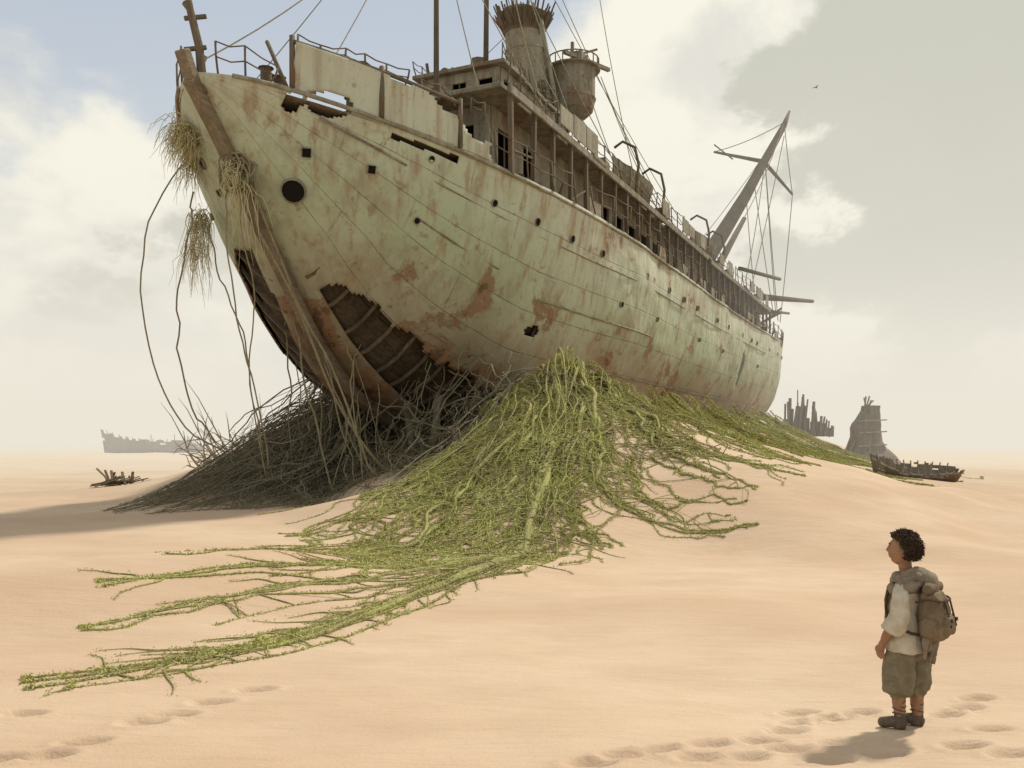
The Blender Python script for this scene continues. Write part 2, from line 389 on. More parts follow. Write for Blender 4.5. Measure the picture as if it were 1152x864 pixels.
def railing(fn,u0,u1,h,sp=.9,broken=.25,r=.022,rails=2):
    prev=None
    for u in np.arange(u0,u1,sp):
        p=np.array(fn(u)); lean=np.array([rng.randn()*.06,rng.randn()*.07,0])
        top=p+np.array([0,0,h*(1 if rng.rand()>.2 else .6)])+lean
        rail.tube([p,(p+top)/2+lean*.2,top],r*1.2,5)
        if prev is not None and rng.rand()>broken:
            for k in range(rails):
                f=1-k/rails*.95
                a=prev[0]+(prev[1]-prev[0])*f; c=p+(top-p)*f; mid=(a+c)/2-np.array([0,0,.03+.05*rng.rand()])
                rail.tube([a,mid,c],r*.8,5)
        prev=(p,top)
edge=lambda s_,dz=0:(lambda u:S(u,s_*(float(BB(u))*1.02-.05),float(zs(u))+dz))
railing(edge(1,1.0),1.4,6,.38,.42,.15); railing(edge(-1,0),.3,9,.85,.5,.2); railing(edge(1,0),.25,1.3,.75,.35,.2)
railing(edge(1,0),6,57,.85,1.2,.35,.022); railing(edge(-1,0),9,57,.85,1.3,.4,.022)
rail.tube([edge(1,1.12)(u) for u in np.linspace(1.3,4.9,30)],.05,6)
for s_,u in[(1,1.32),(1,3.0),(1,4.9)]: rail.beam(edge(s_,0)(u),edge(s_,1.25)(u),.09)
for s_ in(1,-1):
    for u in [1.3,4.6]: rail.beam(S(u,s_*(float(BB(u))-.1),float(zs(u))),S(u+.1,s_*(float(BB(u))-.8),float(zs(u))+1.3),.07)
rail.build('railings',M_rust,ship)
cl=MB()
cl.tube([S(.25,.1,9.8),S(.12,.1,10.8),S(-.06,.0,11.6),S(-.1,-.05,11.75)],[.12,.10,.09,.13],7)
for zq in(10.7,11.4): cl.beam(S(-.1,-.14,zq),S(.2,.24,zq+.1),.09)
for (u,v) in [(1.3,1.0),(1.5,-.8),(3,2.2),(3.3,-1.6),(6,3.6),(2.4,0),(8.5,4.2)]:
    z=float(zs(u)); cl.tube([S(u,v,z-.1),S(u,v,z+.6),S(u,v,z+.62)],[.14,.13,.2],10); cl.tube([S(u+.45,v,z-.1),S(u+.45,v,z+.55),S(u+.45,v,z+.57)],[.14,.13,.2],10)
cl.tube([S(4.4,-1.5,10.1),S(4.4,1.5,10.1)],.35,12); cl.box(S(4.4,-1.5,9.9),(.8,.2,1.1)); cl.box(S(4.4,1.5,9.9),(.8,.2,1.1)); cl.tube([S(4.4,-.3,10.1),S(4.4,.3,10.1)],.5,12)
for k in range(150):
    u=rng.uniform(8,57); s_=rng.choice([1,-1]); v=s_*rng.uniform(4.3,5.6)*min(1,float(BB(u))/6); z=float(zs(u)); h=rng.uniform(.2,.9)
    if rng.rand()<.6: cl.beam(S(u,v,z-.1),S(u+rng.randn()*.25,v+rng.randn()*.2,z+h),.06+.07*rng.rand())
    else: cl.box(S(u,v,z+.15),(rng.uniform(.3,.9),rng.uniform(.2,.6),rng.uniform(.2,.6)),Matrix.Rotation(rng.rand()*3,3,'Z'))
cl.build('deck_fittings',M_rust,ship,False,.015)
# deckhouses
hs=MB(); dk=MB(); rf=MB(); tr=MB()
def house(u0,u1,vw0,vw1,z0,z1,win=1.5,ww=.8,wz=(.45,.8),roof=.35,rt=.12,front=3):
    H=z1-z0; a=z0+H*wz[0]; bq=z0+H*wz[1]; th=.1
    def side(p,q,nwin,out):
        p=np.array(p,float);q=np.array(q,float); Ln=np.linalg.norm(q-p); d=(q-p)/Ln
        R=Vector((d[0],-d[1],0)).to_track_quat('X','Z').to_matrix()
        def blk(s0,s1,za,zb):
            if s1-s0<.01: return
            c=p+d*(s0+s1)/2; hs.box(S(c[0],c[1],(za+zb)/2),(s1-s0,th,zb-za),R)
        blk(0,Ln,z0,a); blk(0,Ln,bq,z1)
        step=Ln/nwin; w=min(ww,step*.7)
        for i in range(nwin+1):
            s0=0 if i==0 else (i-.5)*step+w/2; s1=Ln if i==nwin else (i+.5)*step-w/2
            blk(s0,s1,a,bq)
        for i in range(nwin):
            s0=(i+.5)*step-w/2
            if rng.rand()<.18: blk(s0,s0+w,a,bq)
            elif rng.rand()<.5:
                c=p+d*(s0+w/2); tr.box(S(c[0],c[1],(a+bq)/2),(.04,.05,bq-a),R)
            c=p+d*(s0+w/2)+np.array(out)*.07; tr.box(S(c[0],c[1],a-.03),(w+.14,.1,.06),R)
    n=max(1,int((u1-u0)/win)); k=.06
    side((u0+k,vw1),(u1-k,vw1),n,(0,1)); side((u0+k,vw0),(u1-k,vw0),n,(0,-1)); side((u0,vw0),(u0,vw1),front,(-1,0)); side((u1,vw0),(u1,vw1),front,(1,0))
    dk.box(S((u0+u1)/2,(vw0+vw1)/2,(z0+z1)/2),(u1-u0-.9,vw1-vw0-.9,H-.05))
    N=max(4,int((u1-u0)/1.2)); pu=np.linspace(u0-roof,u1+roof,N)
    for i in range(N-1):
        e0=roof*rng.uniform(.6,1.15); e1=roof*rng.uniform(.6,1.15)
        c=(pu[i]+pu[i+1])/2; 
        rf.box(S(c,(vw0-e0+vw1+e1)/2,z1+rt/2+.004*(i%2)+.02*rng.rand()),(pu[i+1]-pu[i]-.015,vw1-vw0+e0+e1,rt))
house(7.2,51,-4.0,3.9,8.8,11.35,1.7,1.0,(.36,.80),1.0,.14,4)
house(10.5,27,-2.2,2.2,11.5,13.1,1.5,.8,(.4,.8),.45,.12,3)
house(13.2,18.3,-1.9,1.3,13.25,15.2,.9,.55,(.45,.82),.3,.14,3)
house(30,44,-2.0,2.0,11.5,12.8,1.5,.7,(.4,.8),.4,.1,3)
for s_ in(1,-1):
    for u in np.arange(6.6,51.5,1.45):
        if rng.rand()<.08: continue
        l=rng.randn()*.05
        tr.beam(S(u,s_*4.85,float(zs(u))-.1),S(u+l,s_*4.85,11.42),.13)
        if rng.rand()<.7: tr.beam(S(u,s_*4.85,10.9),S(u+.45,s_*4.85,11.38),.07)
        if rng.rand()<.3: tr.beam(S(u,s_*4.85,9.4+rng.rand()),S(u+1.4,s_*4.85,9.4+rng.rand()),.06)
    rf.beam(S(6.3,s_*4.93,11.3),S(30,s_*4.93,11.3),.1,.24); rf.beam(S(30.6,s_*4.93,11.22),S(51,s_*4.93,11.3),.1,.24)
for u in np.arange(6.5,49,1.15):
    if rng.rand()<.45: hs.box(S(u+.5,4.93,11.85+.02*rng.rand()),(1.08,.04,.55+.2*rng.rand()))
    if rng.rand()<.35: hs.box(S(u+.5,5.72*float(BB(u))/6,float(zs(u))+.3),(1.08,.04,.6+.2*rng.rand()))
rail=MB()
def fl(v,z): return lambda u:S(u,v,z)
railing(fl(4.8,11.5),6.4,50,.8,.9,.3,.02); railing(fl(-4.8,11.5),6.4,50,.8,1.1,.3,.02)
railing(fl(2.5,13.2),10.5,27,.75,.8,.3,.02); railing(fl(1.5,15.35),13,18.3,.55,.5,.2,.02); railing(fl(-2.0,15.35),13,18.3,.55,.5,.2,.02)
rail.build('upper_railings',M_rust,ship)
for (ua,za,ub,zb) in [(9.0,11.5,10.6,13.2),(28.4,13.1,30.2,11.5)]:
    for s_ in(2.5,3.2): tr.beam(S(ua,s_,za),S(ub,s_,zb),.06,.16)
    for k in range(7):
        f=(k+.5)/7; tr.box(S(ua+(ub-ua)*f,2.85,za+(zb-za)*f),(.22,.68,.04))
for ub in (20.5,33):
    Vv=[];n=14;m_=6
    for i in range(n):
        s=i/(n-1); w=.85*math.sin(math.pi*min(.97,max(.03,s)))**.6
        for j in range(-m_,m_+1):
            a=abs(j)/m_; Vv.append(S(ub+(s-.5)*5.2,3.75+math.copysign(w*a**.6,j) if j else 3.75,11.85+.85*a**1.6+.35*(2*s-1)**2))
    C_=2*m_+1; hs.add(Vv,[(i*C_+j,i*C_+C_+j,i*C_+C_+j+1,i*C_+j+1) for i in range(n-1) for j in range(C_-1)])
    for du in(-1.9,1.9): tr.tube([S(ub+du,4.6,11.4),S(ub+du,4.75,12.8),S(ub+du,4.6,13.5),S(ub+du,4.1,13.8),S(ub+du,3.75,13.6)],.06,6)
for k in range(230):
    u=rng.uniform(7,50); v=rng.uniform(-4.4,4.7); z=11.5
    if 10.5<u<27 and abs(v)<2.4: z=13.2
    if 13<u<18.5 and -2<v<1.5: z=15.35
    if 30<u<44 and abs(v)<2.2: z=12.9
    h=rng.uniform(.15,.75); k2=rng.rand()
    if k2<.45: tr.beam(S(u,v,z-.05),S(u+rng.randn()*.3,v+rng.randn()*.2,z+h*1.3),.04+.06*rng.rand())
    elif k2<.75: hs.box(S(u,v,z+h*.3),(rng.uniform(.3,1.1),rng.uniform(.3,.8),h*.7),Matrix.Rotation(rng.randn()*.3,3,'Z'))
    elif k2<.9: tr.tube([S(u,v,z),S(u,v,z+h*.8),S(u-.1,v,z+h),S(u-.35,v,z+h)],[.12,.12,.14,.2],8)
    else: tr.beam(S(u,v,z+.1),S(u+rng.uniform(1,2.5),v+rng.randn()*.5,z+.1+rng.rand()*.6),.08)
for k in range(70):
    u=rng.uniform(44,57.5); v=rng.uniform(-4,5); z=rng.uniform(9,12.3)
    tr.beam(S(u,v,z-.8),S(u+rng.randn()*1.2,v+rng.randn()*.8,z+rng.rand()*1.3),.1+.12*rng.rand())
hs.box(S(53.5,0,10.1),(4.,5.,2.)); rf.box(S(53.5,0,11.2),(4.6,6,.12))
hs.build('deckhouse_walls',M_sup2,ship,False,.01); dk.build('deckhouse_interior',M_dark,ship,False); rf.build('deckhouse_roofs',M_sup,ship,False,.02); tr.build('deckhouse_trim',M_rust,ship,False,.01)
# funnel with ragged crown
mb=MB(); n=26; zq=np.linspace(11.5,20.0,n); f=(zq-11.5)/9.7
FU=lambda z:(21.0-2.3*(z-11.5)/9.7); FY=lambda z:(.75*(z-11.5)/9.7-.15)
C=np.stack([FU(zq),FY(zq),zq],-1); r=1.16-.42*f+np.where((np.abs(zq-15.6)<.2)|(np.abs(zq-18.4)<.2),.06,0)
mb.loft(C,r,r,28,False,.015)
for zb in(13.9,16.4,18.4):
    rr=1.19-.42*(zb-11.5)/9.7
    mb.tube([(FU(zb)+rr*math.cos(t),FY(zb)+rr*math.sin(t),zb) for t in np.linspace(0,2*math.pi,29)],.05,5,False)
mb.tube([(FU(z)-.3,FY(z)-1.25+.35*(z-11.5)/9,z) for z in(11.5,14,17,19.5)],.1,7)
mb.build('funnel',M_fun,ship)
mb=MB(); cz=19.3; cu_,cy_=FU(cz),FY(cz)
mb.loft([(cu_,cy_,z) for z in(19.1,19.3,19.6,19.8,19.85)],[.82,.9,1.05,1.15,1.0],[.82,.9,1.05,1.15,1.0],28,False)
for k in range(60):
    a=k/60*2*math.pi; h=rng.uniform(.15,.8); ca,sa=math.cos(a),math.sin(a)
    mb.beam((cu_+.85*ca,cy_+.85*sa,19.2),(cu_+(1.12+.3*rng.rand())*ca,cy_+(1.12+.3*rng.rand())*sa,19.6+h),.05)
mb.build('funnel_crown',M_rust,ship,False)
# lookout tub
mb=MB(); cu,cv=20.6,1.2
zq=np.array([16.0,16.15,16.4,16.8,16.9,16.95,17.8,18.1,18.15,18.2])-.3; rq=[.25,.6,.88,.97,1.02,.97,.97,1.0,1.2,1.2]
mb.loft([(cu,-cv,z) for z in zq],rq,rq,26)
mb.tube([S(cu-.8,-.1,13.2),S(cu-.3,.6,14.8),S(cu,cv,16.)],[.3,.28,.3],8)
for k in range(20):
    a=k/20*6.283; mb.beam((cu+1.13*math.cos(a),-cv+1.13*math.sin(a),17.9),(cu+1.13*math.cos(a),-cv+1.13*math.sin(a),18.3),.04)
mb.tube([(cu+1.13*math.cos(a),-cv+1.13*math.sin(a),18.3) for a in np.linspace(0,6.283,24)],.03,5,False)
mb.beam(S(cu,cv,17.9),S(cu,cv,19.1),.12); mb.beam(S(cu-1,cv,18.3),S(cu+1.9,cv+1.0,18.45),.15); mb.box(S(cu+.3,cv+.2,18.4),(.8,.5,.5)); mb.beam(S(cu,cv,18.5),S(cu+.9,cv+.8,19.0),.08)
mb.build('lookout_tub',M_sup,ship,False)
mb=MB()
mb.tube([S(11,0,9),S(11,0,17),S(10.9,0,25)],[.11,.09,.06],8); mb.tube([S(14.7,0,15.2),S(14.8,0,20),S(14.7,0,26)],[.11,.09,.05],8)
mb.tube([S(14.7,-.3,15.2),S(14.7,-.3,16.3)],.3,10)
mb.tube([S(41.5,-.5,8.8),S(45,.9,13.5),S(49.5,3.2,19.5),S(54,5.3,25.8),S(54.6,5.6,27)],[.8,.62,.42,.22,.08],9)
mb.tube([S(43.5,.6,8.8),S(46.5,1.6,13.5),S(49.5,3.2,18.0)],[.4,.3,.15],7)
mb.tube([S(50.0,.9,23.2),S(52.2,4.1,22.7),S(53.2,6.0,20.3)],[.08,.17,.08],7)
mb.tube([S(50.4,2.2,22.6),S(49.6,1.0,23.6)],.05,6)
mb.tube([S(38,5,12.2),S(47,6.0,13.0)],.12,6)
mb.tube([S(49,4.5,12.2),S(57,7.0,12.9)],[.24,.14],7); mb.tube([S(50,3,12.4),S(55,4.2,13.2)],[.2,.12],7); mb.tube([S(50,5,11.3),S(56.5,5.3,12.0)],.1,6)
mb.build('masts',M_mast,ship)
rg=MB()
def line(a,b_,sag=.02,r=.018,n=12):
    a=np.array(a,float);b_=np.array(b_,float); t=np.linspace(0,1,n)[:,None]; P_=a+(b_-a)*t
    P_[:,2]-= (4*t*(1-t))[:,0]*sag*np.linalg.norm(b_-a); rg.tube(P_,r,4,False)
for (a,b_) in [((11,0,22),(2.2,2.2,10.9)),((11,0,21),(.2,0,10.5)),((11,0,22),(4,-3.6,10.4)),((11,0,20),(6,4.6,9.8)),((11,0,20),(9.5,4.8,11.5)),((14.7,0,24),(9,4.8,11.5)),((14.7,0,24),(12,4.8,11.5)),((14.7,0,22),(17,4.8,11.5)),
   ((14.7,0,20),(11,0,18)),((14.7,0,22),(19,-.6,19)),((19,-.6,19.6),(14,4.8,11.6)),((19.1,-.5,19.),(24,4.8,11.6)),((24,1,24),(18.5,4.8,11.5)),((20,0,23),(24,4.8,11.5)),((20,0,22),(28,4.8,11.5)),((21,1.2,19.),(16,4.8,11.6)),((22,2,18),(21.5,4.8,11.5)),((22,2,18),(22.8,4.8,11.5)),((19,-.6,19.6),(12,-4.8,11.5)),
   ((54,5.3,26),(36,4.5,13)),((54,5.3,25.8),(43,0,13.5)),((52,4.2,22.6),(41,4.8,12)),((50,3.2,20),(44,4.8,12)),((54,5.3,25),(55,2,11)),((53.2,6.0,20.3),(54,5,11)),((53.2,6.0,20.3),(54,5.3,26)),((50,.9,23.2),(54,5.3,26)),((52.2,4.2,22.7),(53,5,11)),((51,3.6,21),(50.5,5,11.5)),((52,4.2,23),(51.8,5,11.5))]:
    line(S(*a),S(*b_),.015+.03*rng.rand(),.017 if a[0]<30 else .03)
rg.build('rigging',M_rope,ship)
rp=MB()
def rope(P_,r=.03,n=26,j=.05):
    Q=catmull(P_,n); Q=Q+np.stack([vn(np.arange(n)*.6,rng.rand()*90)-.5 for _ in range(3)],-1)*j*2
    rp.tube(Q,r,5)
rope([(-7.8,23.0,9.4),(-8.5,22.6,8.8),(-9.05,22.1,7.2),(-9.15,22,5.4),(-8.8,22,3.6),(-8.1,22,2.3),(-7.2,22.3,1.6)],.02)
rope([(-8.0,22.5,8.2),(-8.1,22.3,7),(-8.4,22.3,5),(-8.2,22.3,3.3),(-7.6,22.6,1.9)],.022,26,.12)
rope([(-7.7,22.6,7.4),(-7.45,22.6,6.2),(-6.9,22.6,4.8),(-6.6,22.6,3.2),(-6.4,23,1.5)],.02)
rope([(-6.15,21.15,8.1),(-6.0,21.4,7.3),(-5.3,22.2,5.2),(-4.4,22.9,2.8),(-3.3,23.5,1.1),(-2.0,24.2,.9),(-1.0,25.2,1.7)],.035)
rope([(-6.1,21.1,8.1),(-6.0,21.2,6.9),(-5.0,22.3,4.7),(-4.2,22.6,2.8),(-3.7,22.8,1.3),(-2.9,23.2,.75)],.028)
rope([(-6.7,21.0,8.3),(-6.75,21,7.0),(-6.6,21.2,5.0),(-6.3,21.6,3.3),(-6.0,22,1.2)],.02)
rope([(-6.5,20.9,8.3),(-6.35,21,6.9),(-6.2,21.3,5.2),(-6.4,21.8,3.3),(-6.1,22,1.0)],.018)
for k in range(34):
    u=rng.uniform(4,11); v=rng.uniform(-3.5,3.0); 
    zb=float(zk(u))+.25*abs(v)+.3
    if u<6.5: v*=.35
    a=np.array(W(u,v,zb)); g=float(ground(a[0],a[1])); e=a+np.array([rng.randn()*.7,rng.randn()*.7,0]); e[2]=g
    rope([a,a*.6+e*.4+np.array([0,0,-.3]),e],.010+.02*rng.rand(),14,.12)
for k in range(9):
    a=np.linspace(0,6.28,20); r=.24+.06*rng.rand(); c=np.array([-6.58+.08*rng.randn(),20.93+.1*rng.rand(),8.25+.12*rng.randn()])
    rp.tube([c+np.array([r*math.cos(t)*1.0,r*.3*math.sin(t+k),r*math.sin(t)*1.15]) for t in a],.03,5,False)
ro=rp.build('hanging_ropes',M_rope,None)
# ---------------------------------------------------------------- roots
def leafmat(name,cs,rough=.85):
    m,nt,b=newmat(name,rough); g=nd(nt,'ShaderNodeNewGeometry'); P=objc(nt)
    n=noise(nt,P,.7,4); f=mathn(nt,'ADD',mathn(nt,'MULTIPLY',g.outputs['Random Per Island'],.4),mathn(nt,'MULTIPLY',mrange(nt,n,.3,.7),.6))
    setin(nt,b,'Base Color',ramp(nt,f,[(i/(len(cs)-1),c) for i,c in enumerate(cs)]))
    return m
def rootmat(name,ca,cb,cc):
    m,nt,b=newmat(name,.95); P=objc(nt); n=noise(nt,P,.9,4); n2=noise(nt,P,14,4,.7)
    c=mix(nt,mrange(nt,n,.35,.62),ca,cb); c=mix(nt,mrange(nt,n2,.4,.65,0,.8),c,cc); setin(nt,b,'Base Color',c)
    setin(nt,b,'Normal',bump(nt,n2,1.,.06)); return m
M_gr=rootmat('mossy_root',(.36,.35,.12),(.27,.22,.12),(.40,.40,.15)); M_gl=leafmat('moss_leaves',[(.26,.21,.12),(.33,.30,.12),(.42,.42,.13),(.48,.49,.18),(.56,.56,.28)])
M_br=rootmat('dry_root',(.26,.225,.155),(.18,.145,.10),(.23,.215,.13)); M_bl=leafmat('dry_leaves',[(.16,.14,.09),(.23,.205,.125),(.31,.295,.17)])
M_st=leafmat('straw',[(.36,.32,.16),(.52,.47,.26),(.62,.58,.37)])
class Leaves:
    def __init__(s): s.c=[];s.s=[]
    def add(s,P,spread,size,n):
        if n<1: return
        i=rng.randint(0,len(P),n); i2=np.minimum(i+1,len(P)-1); f=rng.rand(n)[:,None]
        sp=spread if np.isscalar(spread) else (np.asarray(spread)[i])[:,None]
        s.c.append(P[i]*(1-f)+P[i2]*f+rng.randn(n,3)*sp*np.array([1,1,.6])); s.s.append(size*rng.uniform(.5,1.3,n))
    def build(s,name,mat,parent):
        C=np.concatenate(s.c);Z_=np.concatenate(s.s)[:,None]; n=len(C)
        A=rng.randn(n,3); A/=np.linalg.norm(A,axis=1)[:,None]; B=rng.randn(n,3); B=np.cross(A,B); B/=np.linalg.norm(B,axis=1)[:,None]
        V=np.stack([C-A*Z_,C+B*Z_*.3,C+A*Z_,C-B*Z_*.3],1).reshape(-1,3)
        mb=MB(); mb.v=[V]; mb.f=np.arange(4*n).reshape(-1,4).tolist(); mb.n=len(V); return mb.build(name,mat,parent,False)
roots=empty('moss_covered_roots'); RT=MB(); LV=Leaves(); allS=[]; NS=64
def gstrand(G,spread,frac,r0,r1,lift=0.,start=.45,n=NS,leaf=1.,rise=.4):
    t=np.linspace(0,frac,n); Q=catmull(G,200); idx=t*199; i=idx.astype(int); f=(idx-i)[:,None]; P_=Q[i]*(1-f)+Q[np.minimum(i+1,199)]*f
    T=np.gradient(P_,axis=0); T/=np.linalg.norm(T,axis=1)[:,None]+1e-9; Nn=np.stack([-T[:,1],T[:,0]],-1)
    ph=rng.rand()*90; off=rng.randn()*spread
    dist=np.hypot(P_[:,0],P_[:,1]); ps=np.clip((dist-4)/13,.22,1)
    o=(off*(start+(1-start)*ss(0,.35,t))+(spread*1.9+.2)*(vn(t*5+ph,ph)-.5)+(spread*1.2+.22)*ps*(vn(t*14+ph,ph+5)-.5)+.20*ps*(vn(t*40+ph,ph+9)-.5))
    P_=P_+Nn*o[:,None]
    z=ground(P_[:,0],P_[:,1]); r=r0+(r1-r0)*ss(0,1,t/frac); r=r*(1+.7*(vn(t*60,ph)-.5))
    z=z+r*.3+lift*np.exp(-t*5)*(vn(t*9,ph))+.6*np.maximum(vn(t*16+ph,3)-.5,0)*np.exp(-t*3)*ss(12,16,dist)
    z=z+rise*np.exp(-(t/.06)**1.3)
    P3=np.stack([P_[:,0],P_[:,1],z],-1); RT.tube(P3,r,5)
    dm=dist.mean()
    ln=np.linalg.norm(np.diff(P3,axis=0),axis=1).sum()
    LV.add(P3,r*.75+.014,.008+.0009*dm,int(ln*300*leaf*min(1,14/dm+.3)*(.35+r.mean()*10)))
    allS.append(P3); return P3
G=[([(1.0,24.9),(1.0,21.5),(.7,18.5),(.3,15.8),(-.5,13.6),(-1.9,12.3),(-3.1,11.2),(-4.6,9.95)],.5,15,.05),
 ([(1.2,24.9),(1.0,20.5),(.65,17.5),(.25,15),(-.35,12.5),(-1.3,10.4),(-2.0,8.5),(-2.7,7.6),(-3.75,6.85)],.2,11,.066),
 ([(.4,24.6),(-.1,21),(-1.0,18),(-1.4,15.5),(-2.2,13.8),(-3.4,12.4),(-4.6,11.6)],.7,17,.04),
 ([(-.2,24.6),(-1.3,22),(-2.2,19),(-2.6,16.2),(-3.4,14.3)],.8,17,.036),
 ([(.9,24.9),(.6,21.5),(-.2,18),(-.6,15.8),(-1.0,13.8),(-1.8,12.3)],.6,14,.05),
 ([(.7,24.9),(-.6,22),(-1.4,19.8),(-2.6,18.2),(-4.4,16.8)],.8,15,.036),
 ([(1.0,20.0),(.3,15.2),(-.6,12.6),(-1.9,10.9),(-3.2,9.5),(-4.1,8.6)],.35,6,.03),
 ([(1.7,25.0),(1.9,21),(1.8,18.5),(2.1,17),(3.0,16.2),(4.4,16.3)],.35,7,.048),
 ([(1.6,25.0),(1.5,20),(1.1,17.4),(1.0,15.8),(1.6,14.9)],.35,7,.04),
 ([(2.4,25.6),(3.4,22.5),(3.9,20.3),(4.8,19.3),(6.2,18.9)],.5,9,.044),
 ([(2.2,25.4),(2.9,22.0),(3.2,19.5),(3.8,18.2),(4.8,17.6)],.4,8,.044),
 ([(2.9,27.2),(4.8,24.5),(6.0,22.6),(7.6,22.0)],.8,16,.042),
 ([(4.2,30.0),(6.4,27.4),(8.0,25.8),(9.9,25.3)],1.0,18,.042),
 ([(5.9,33.6),(8.6,31),(10.6,29.5),(12.8,29.4)],1.2,18,.045),
 ([(8.4,39.0),(11.2,36.6),(13.5,35),(16.2,35)],1.6,19,.045),
 ([(11.8,46.3),(15,44),(17.5,42.5),(20,42)],1.9,18,.05),([(15.2,53.5),(18.8,51.5),(22,50),(25,50)],2.,15,.05)]
for gi,(g,sp,n,r) in enumerate(G):
    first=len(allS)
    for k in range(int(n*1.6)):
        fr=1.0 if k<3 else rng.uniform(.25,1.0)
        gstrand(np.array(g),sp*(.35 if k<2 else 1),fr,r*(1.25 if k<2 else rng.uniform(.15,.55)),.012 if k<3 else .005,lift=.5 if gi!=6 else 0,rise=rng.uniform(0,.6) if gi!=6 else 0,leaf=1.0 if gi<11 else 2.0)
    mine=allS[first:]
    for k in range(int(n*(24 if gi<11 else 12))):
        A=mine[rng.randint(len(mine))]; B=mine[rng.randint(len(mine))]
        i=rng.randint(1,NS-2); p=A[i]; j=np.argmin(np.abs(np.hypot(B[:,0]-p[0],B[:,1]-p[1])-rng.uniform(.2,.8))); q=B[j]
        if np.linalg.norm(p-q)>1.4: continue
        nz_=.12*min(1,max(.15,(p[1]-6)/10)); m_=(p+q)/2+rng.randn(3)*nz_*np.array([1,1,.6]); P_=catmull([p,m_,q],9); P_[1:-1,2]=np.maximum(P_[1:-1,2],ground(P_[1:-1,0],P_[1:-1,1])+.008)
        RT.tube(P_,rng.uniform(.004,.012),4,False); LV.add(P_,.018,.010+.0008*np.hypot(p[0],p[1]),22)
for k in range(460):
    A=allS[rng.randint(len(allS)) if k<200 else rng.randint(42)]; i=rng.randint(8 if k<200 else 36,NS-2); p=A[i]; d=A[min(i+1,NS-1)]-A[i-1]; an=math.atan2(d[1],d[0])+rng.choice([-1,1])*rng.uniform(.2,.9); ln=rng.uniform(.3,1.2)
    t=np.linspace(0,1,12); an2=an+(vn(t*3,k)-.5)*1.8; x=p[0]+np.cumsum(np.cos(an2))*ln/12; y=p[1]+np.cumsum(np.sin(an2))*ln/12
    P_=np.stack([x,y,ground(x,y)+.008],-1); RT.tube(P_,np.linspace(.012,.003,12),5); LV.add(P_,.024,.009+.0008*np.hypot(*p[:2]),85)
RT.build('root_strands',M_gr,roots); LV.build('moss',M_gl,roots)
# dry tangle under the bow
tang=empty('dry_root_tangle'); RT=MB(); LV=Leaves()
for k in range(560):
    if k<380:
        u=rng.uniform(7.,13); t0=3.0+rng.uniform(-.3,1.1); vm=float(hv(u,t0)) if t0>float(zk(u)) else .5
        v=-rng.uniform(.2,max(.5,vm-.3)); a=np.array(W(u,v,0)); t0=min(t0,float(zk(u))+.9+.25*abs(v))
        th=rng.uniform(2.6,5.3); R_=rng.uniform(.3,1.08)
        e=np.array([-6.3+4.6*R_*math.cos(th),25.6+4.4*R_*math.sin(th),0])
    else:
        u=rng.uniform(7,13); v=rng.uniform(-1,4.6); a=np.array(W(u,v,0)); t0=float(zk(u))+.25*max(v,0)+rng.uniform(.2,.9)
        e=np.array([rng.uniform(-4.5,.2),rng.uniform(20.5,25.5),0])
    a[2]=t0; m1=a*.62+e*.38; m2=a*.3+e*.7
    n=26; t=np.linspace(0,1,n)
    XY=catmull([a[:2],m1[:2]+rng.randn(2)*.7,m2[:2]+rng.randn(2)*.8,e[:2]],n)
    XY=XY+np.stack([vn(t*7,k)-.5,vn(t*7,k+300)-.5],-1)*.9*(t*(1.3-t))[:,None]+np.stack([vn(t*20,k)-.5,vn(t*20,k+300)-.5],-1)*.25
    g=ground(XY[:,0],XY[:,1]); hh_=(t0-g[0])*(1-t)**rng.uniform(1.1,2.4)
    z=g+np.maximum(hh_,0)+.03+.6*np.maximum(vn(t*9,k)-.3,0)*(1-t)
    P_=np.stack([XY[:,0],XY[:,1],z],-1); r=rng.uniform(.005,.028)
    RT.tube(P_,r*(1-.6*t),5); LV.add(P_,.06,.024,120)
for k in range(14):
    u=rng.uniform(7,13); v=rng.uniform(-3,3); a=W(u,v,float(zk(u))+.3); e=(a[0]+rng.randn()*.6,a[1]+rng.randn()*.6); 
    RT.beam(a,(e[0],e[1],float(ground(*e))-.2),.14+.1*rng.rand())
RT.build('root_strands',M_br,tang); LV.build('dry_leaves',M_bl,tang)
TW=MB()
for k in range(150):
    u=rng.uniform(6.5,30) if k>70 else rng.uniform(6.5,11); x,y=W(u,float(hv(u,4.2))+.25); g=float(ground(x,y))
    p=np.array([x,y,g+.05]); d=np.array([rng.randn()*.6,-.3+rng.randn()*.3,1.]); d/=np.linalg.norm(d); ln=rng.uniform(.3,1.1)
    TW.tube([p,p+d*ln*.5+rng.randn(3)*.1,p+d*ln+rng.randn(3)*.18],[.022,.014,.004],4)
TW.build('twigs',M_br,tang)
ST=MB()
def tuft(c,n,ln,sp,out):
    for k in range(n):
        p=np.array(c)+rng.randn(3)*sp; l=ln*rng.uniform(.3,1.2); d=np.array(out)*rng.uniform(.2,1)+rng.randn(3)*.35
        t=np.linspace(0,1,7)[:,None]; P_=p+d*l*.5*t+np.array([0,0,-1])*l*t**2+rng.randn(7,3)*.03
        ST.tube(P_,[.009,.009,.008,.008,.007,.006,.003],3,False)
tuft((-7.75,21.4,9.3),420,.8,.17,(-1.2,.1,1.3)); tuft((-7.95,22.3,9.1),130,.9,.15,(-.6,0,.6)); tuft((-8.0,22.9,7.7),110,1.3,.12,(-.3,0,.1)); tuft((-6.58,20.88,8.25),110,.5,.13,(0,-.3,.2)); tuft((-6.45,21,8.0),26,1.8,.08,(0,-.1,0))
tuft((-8.05,22.6,6.9),50,1.1,.12,(0,-.1,0))
ST.build('straw_moss',M_st,None)
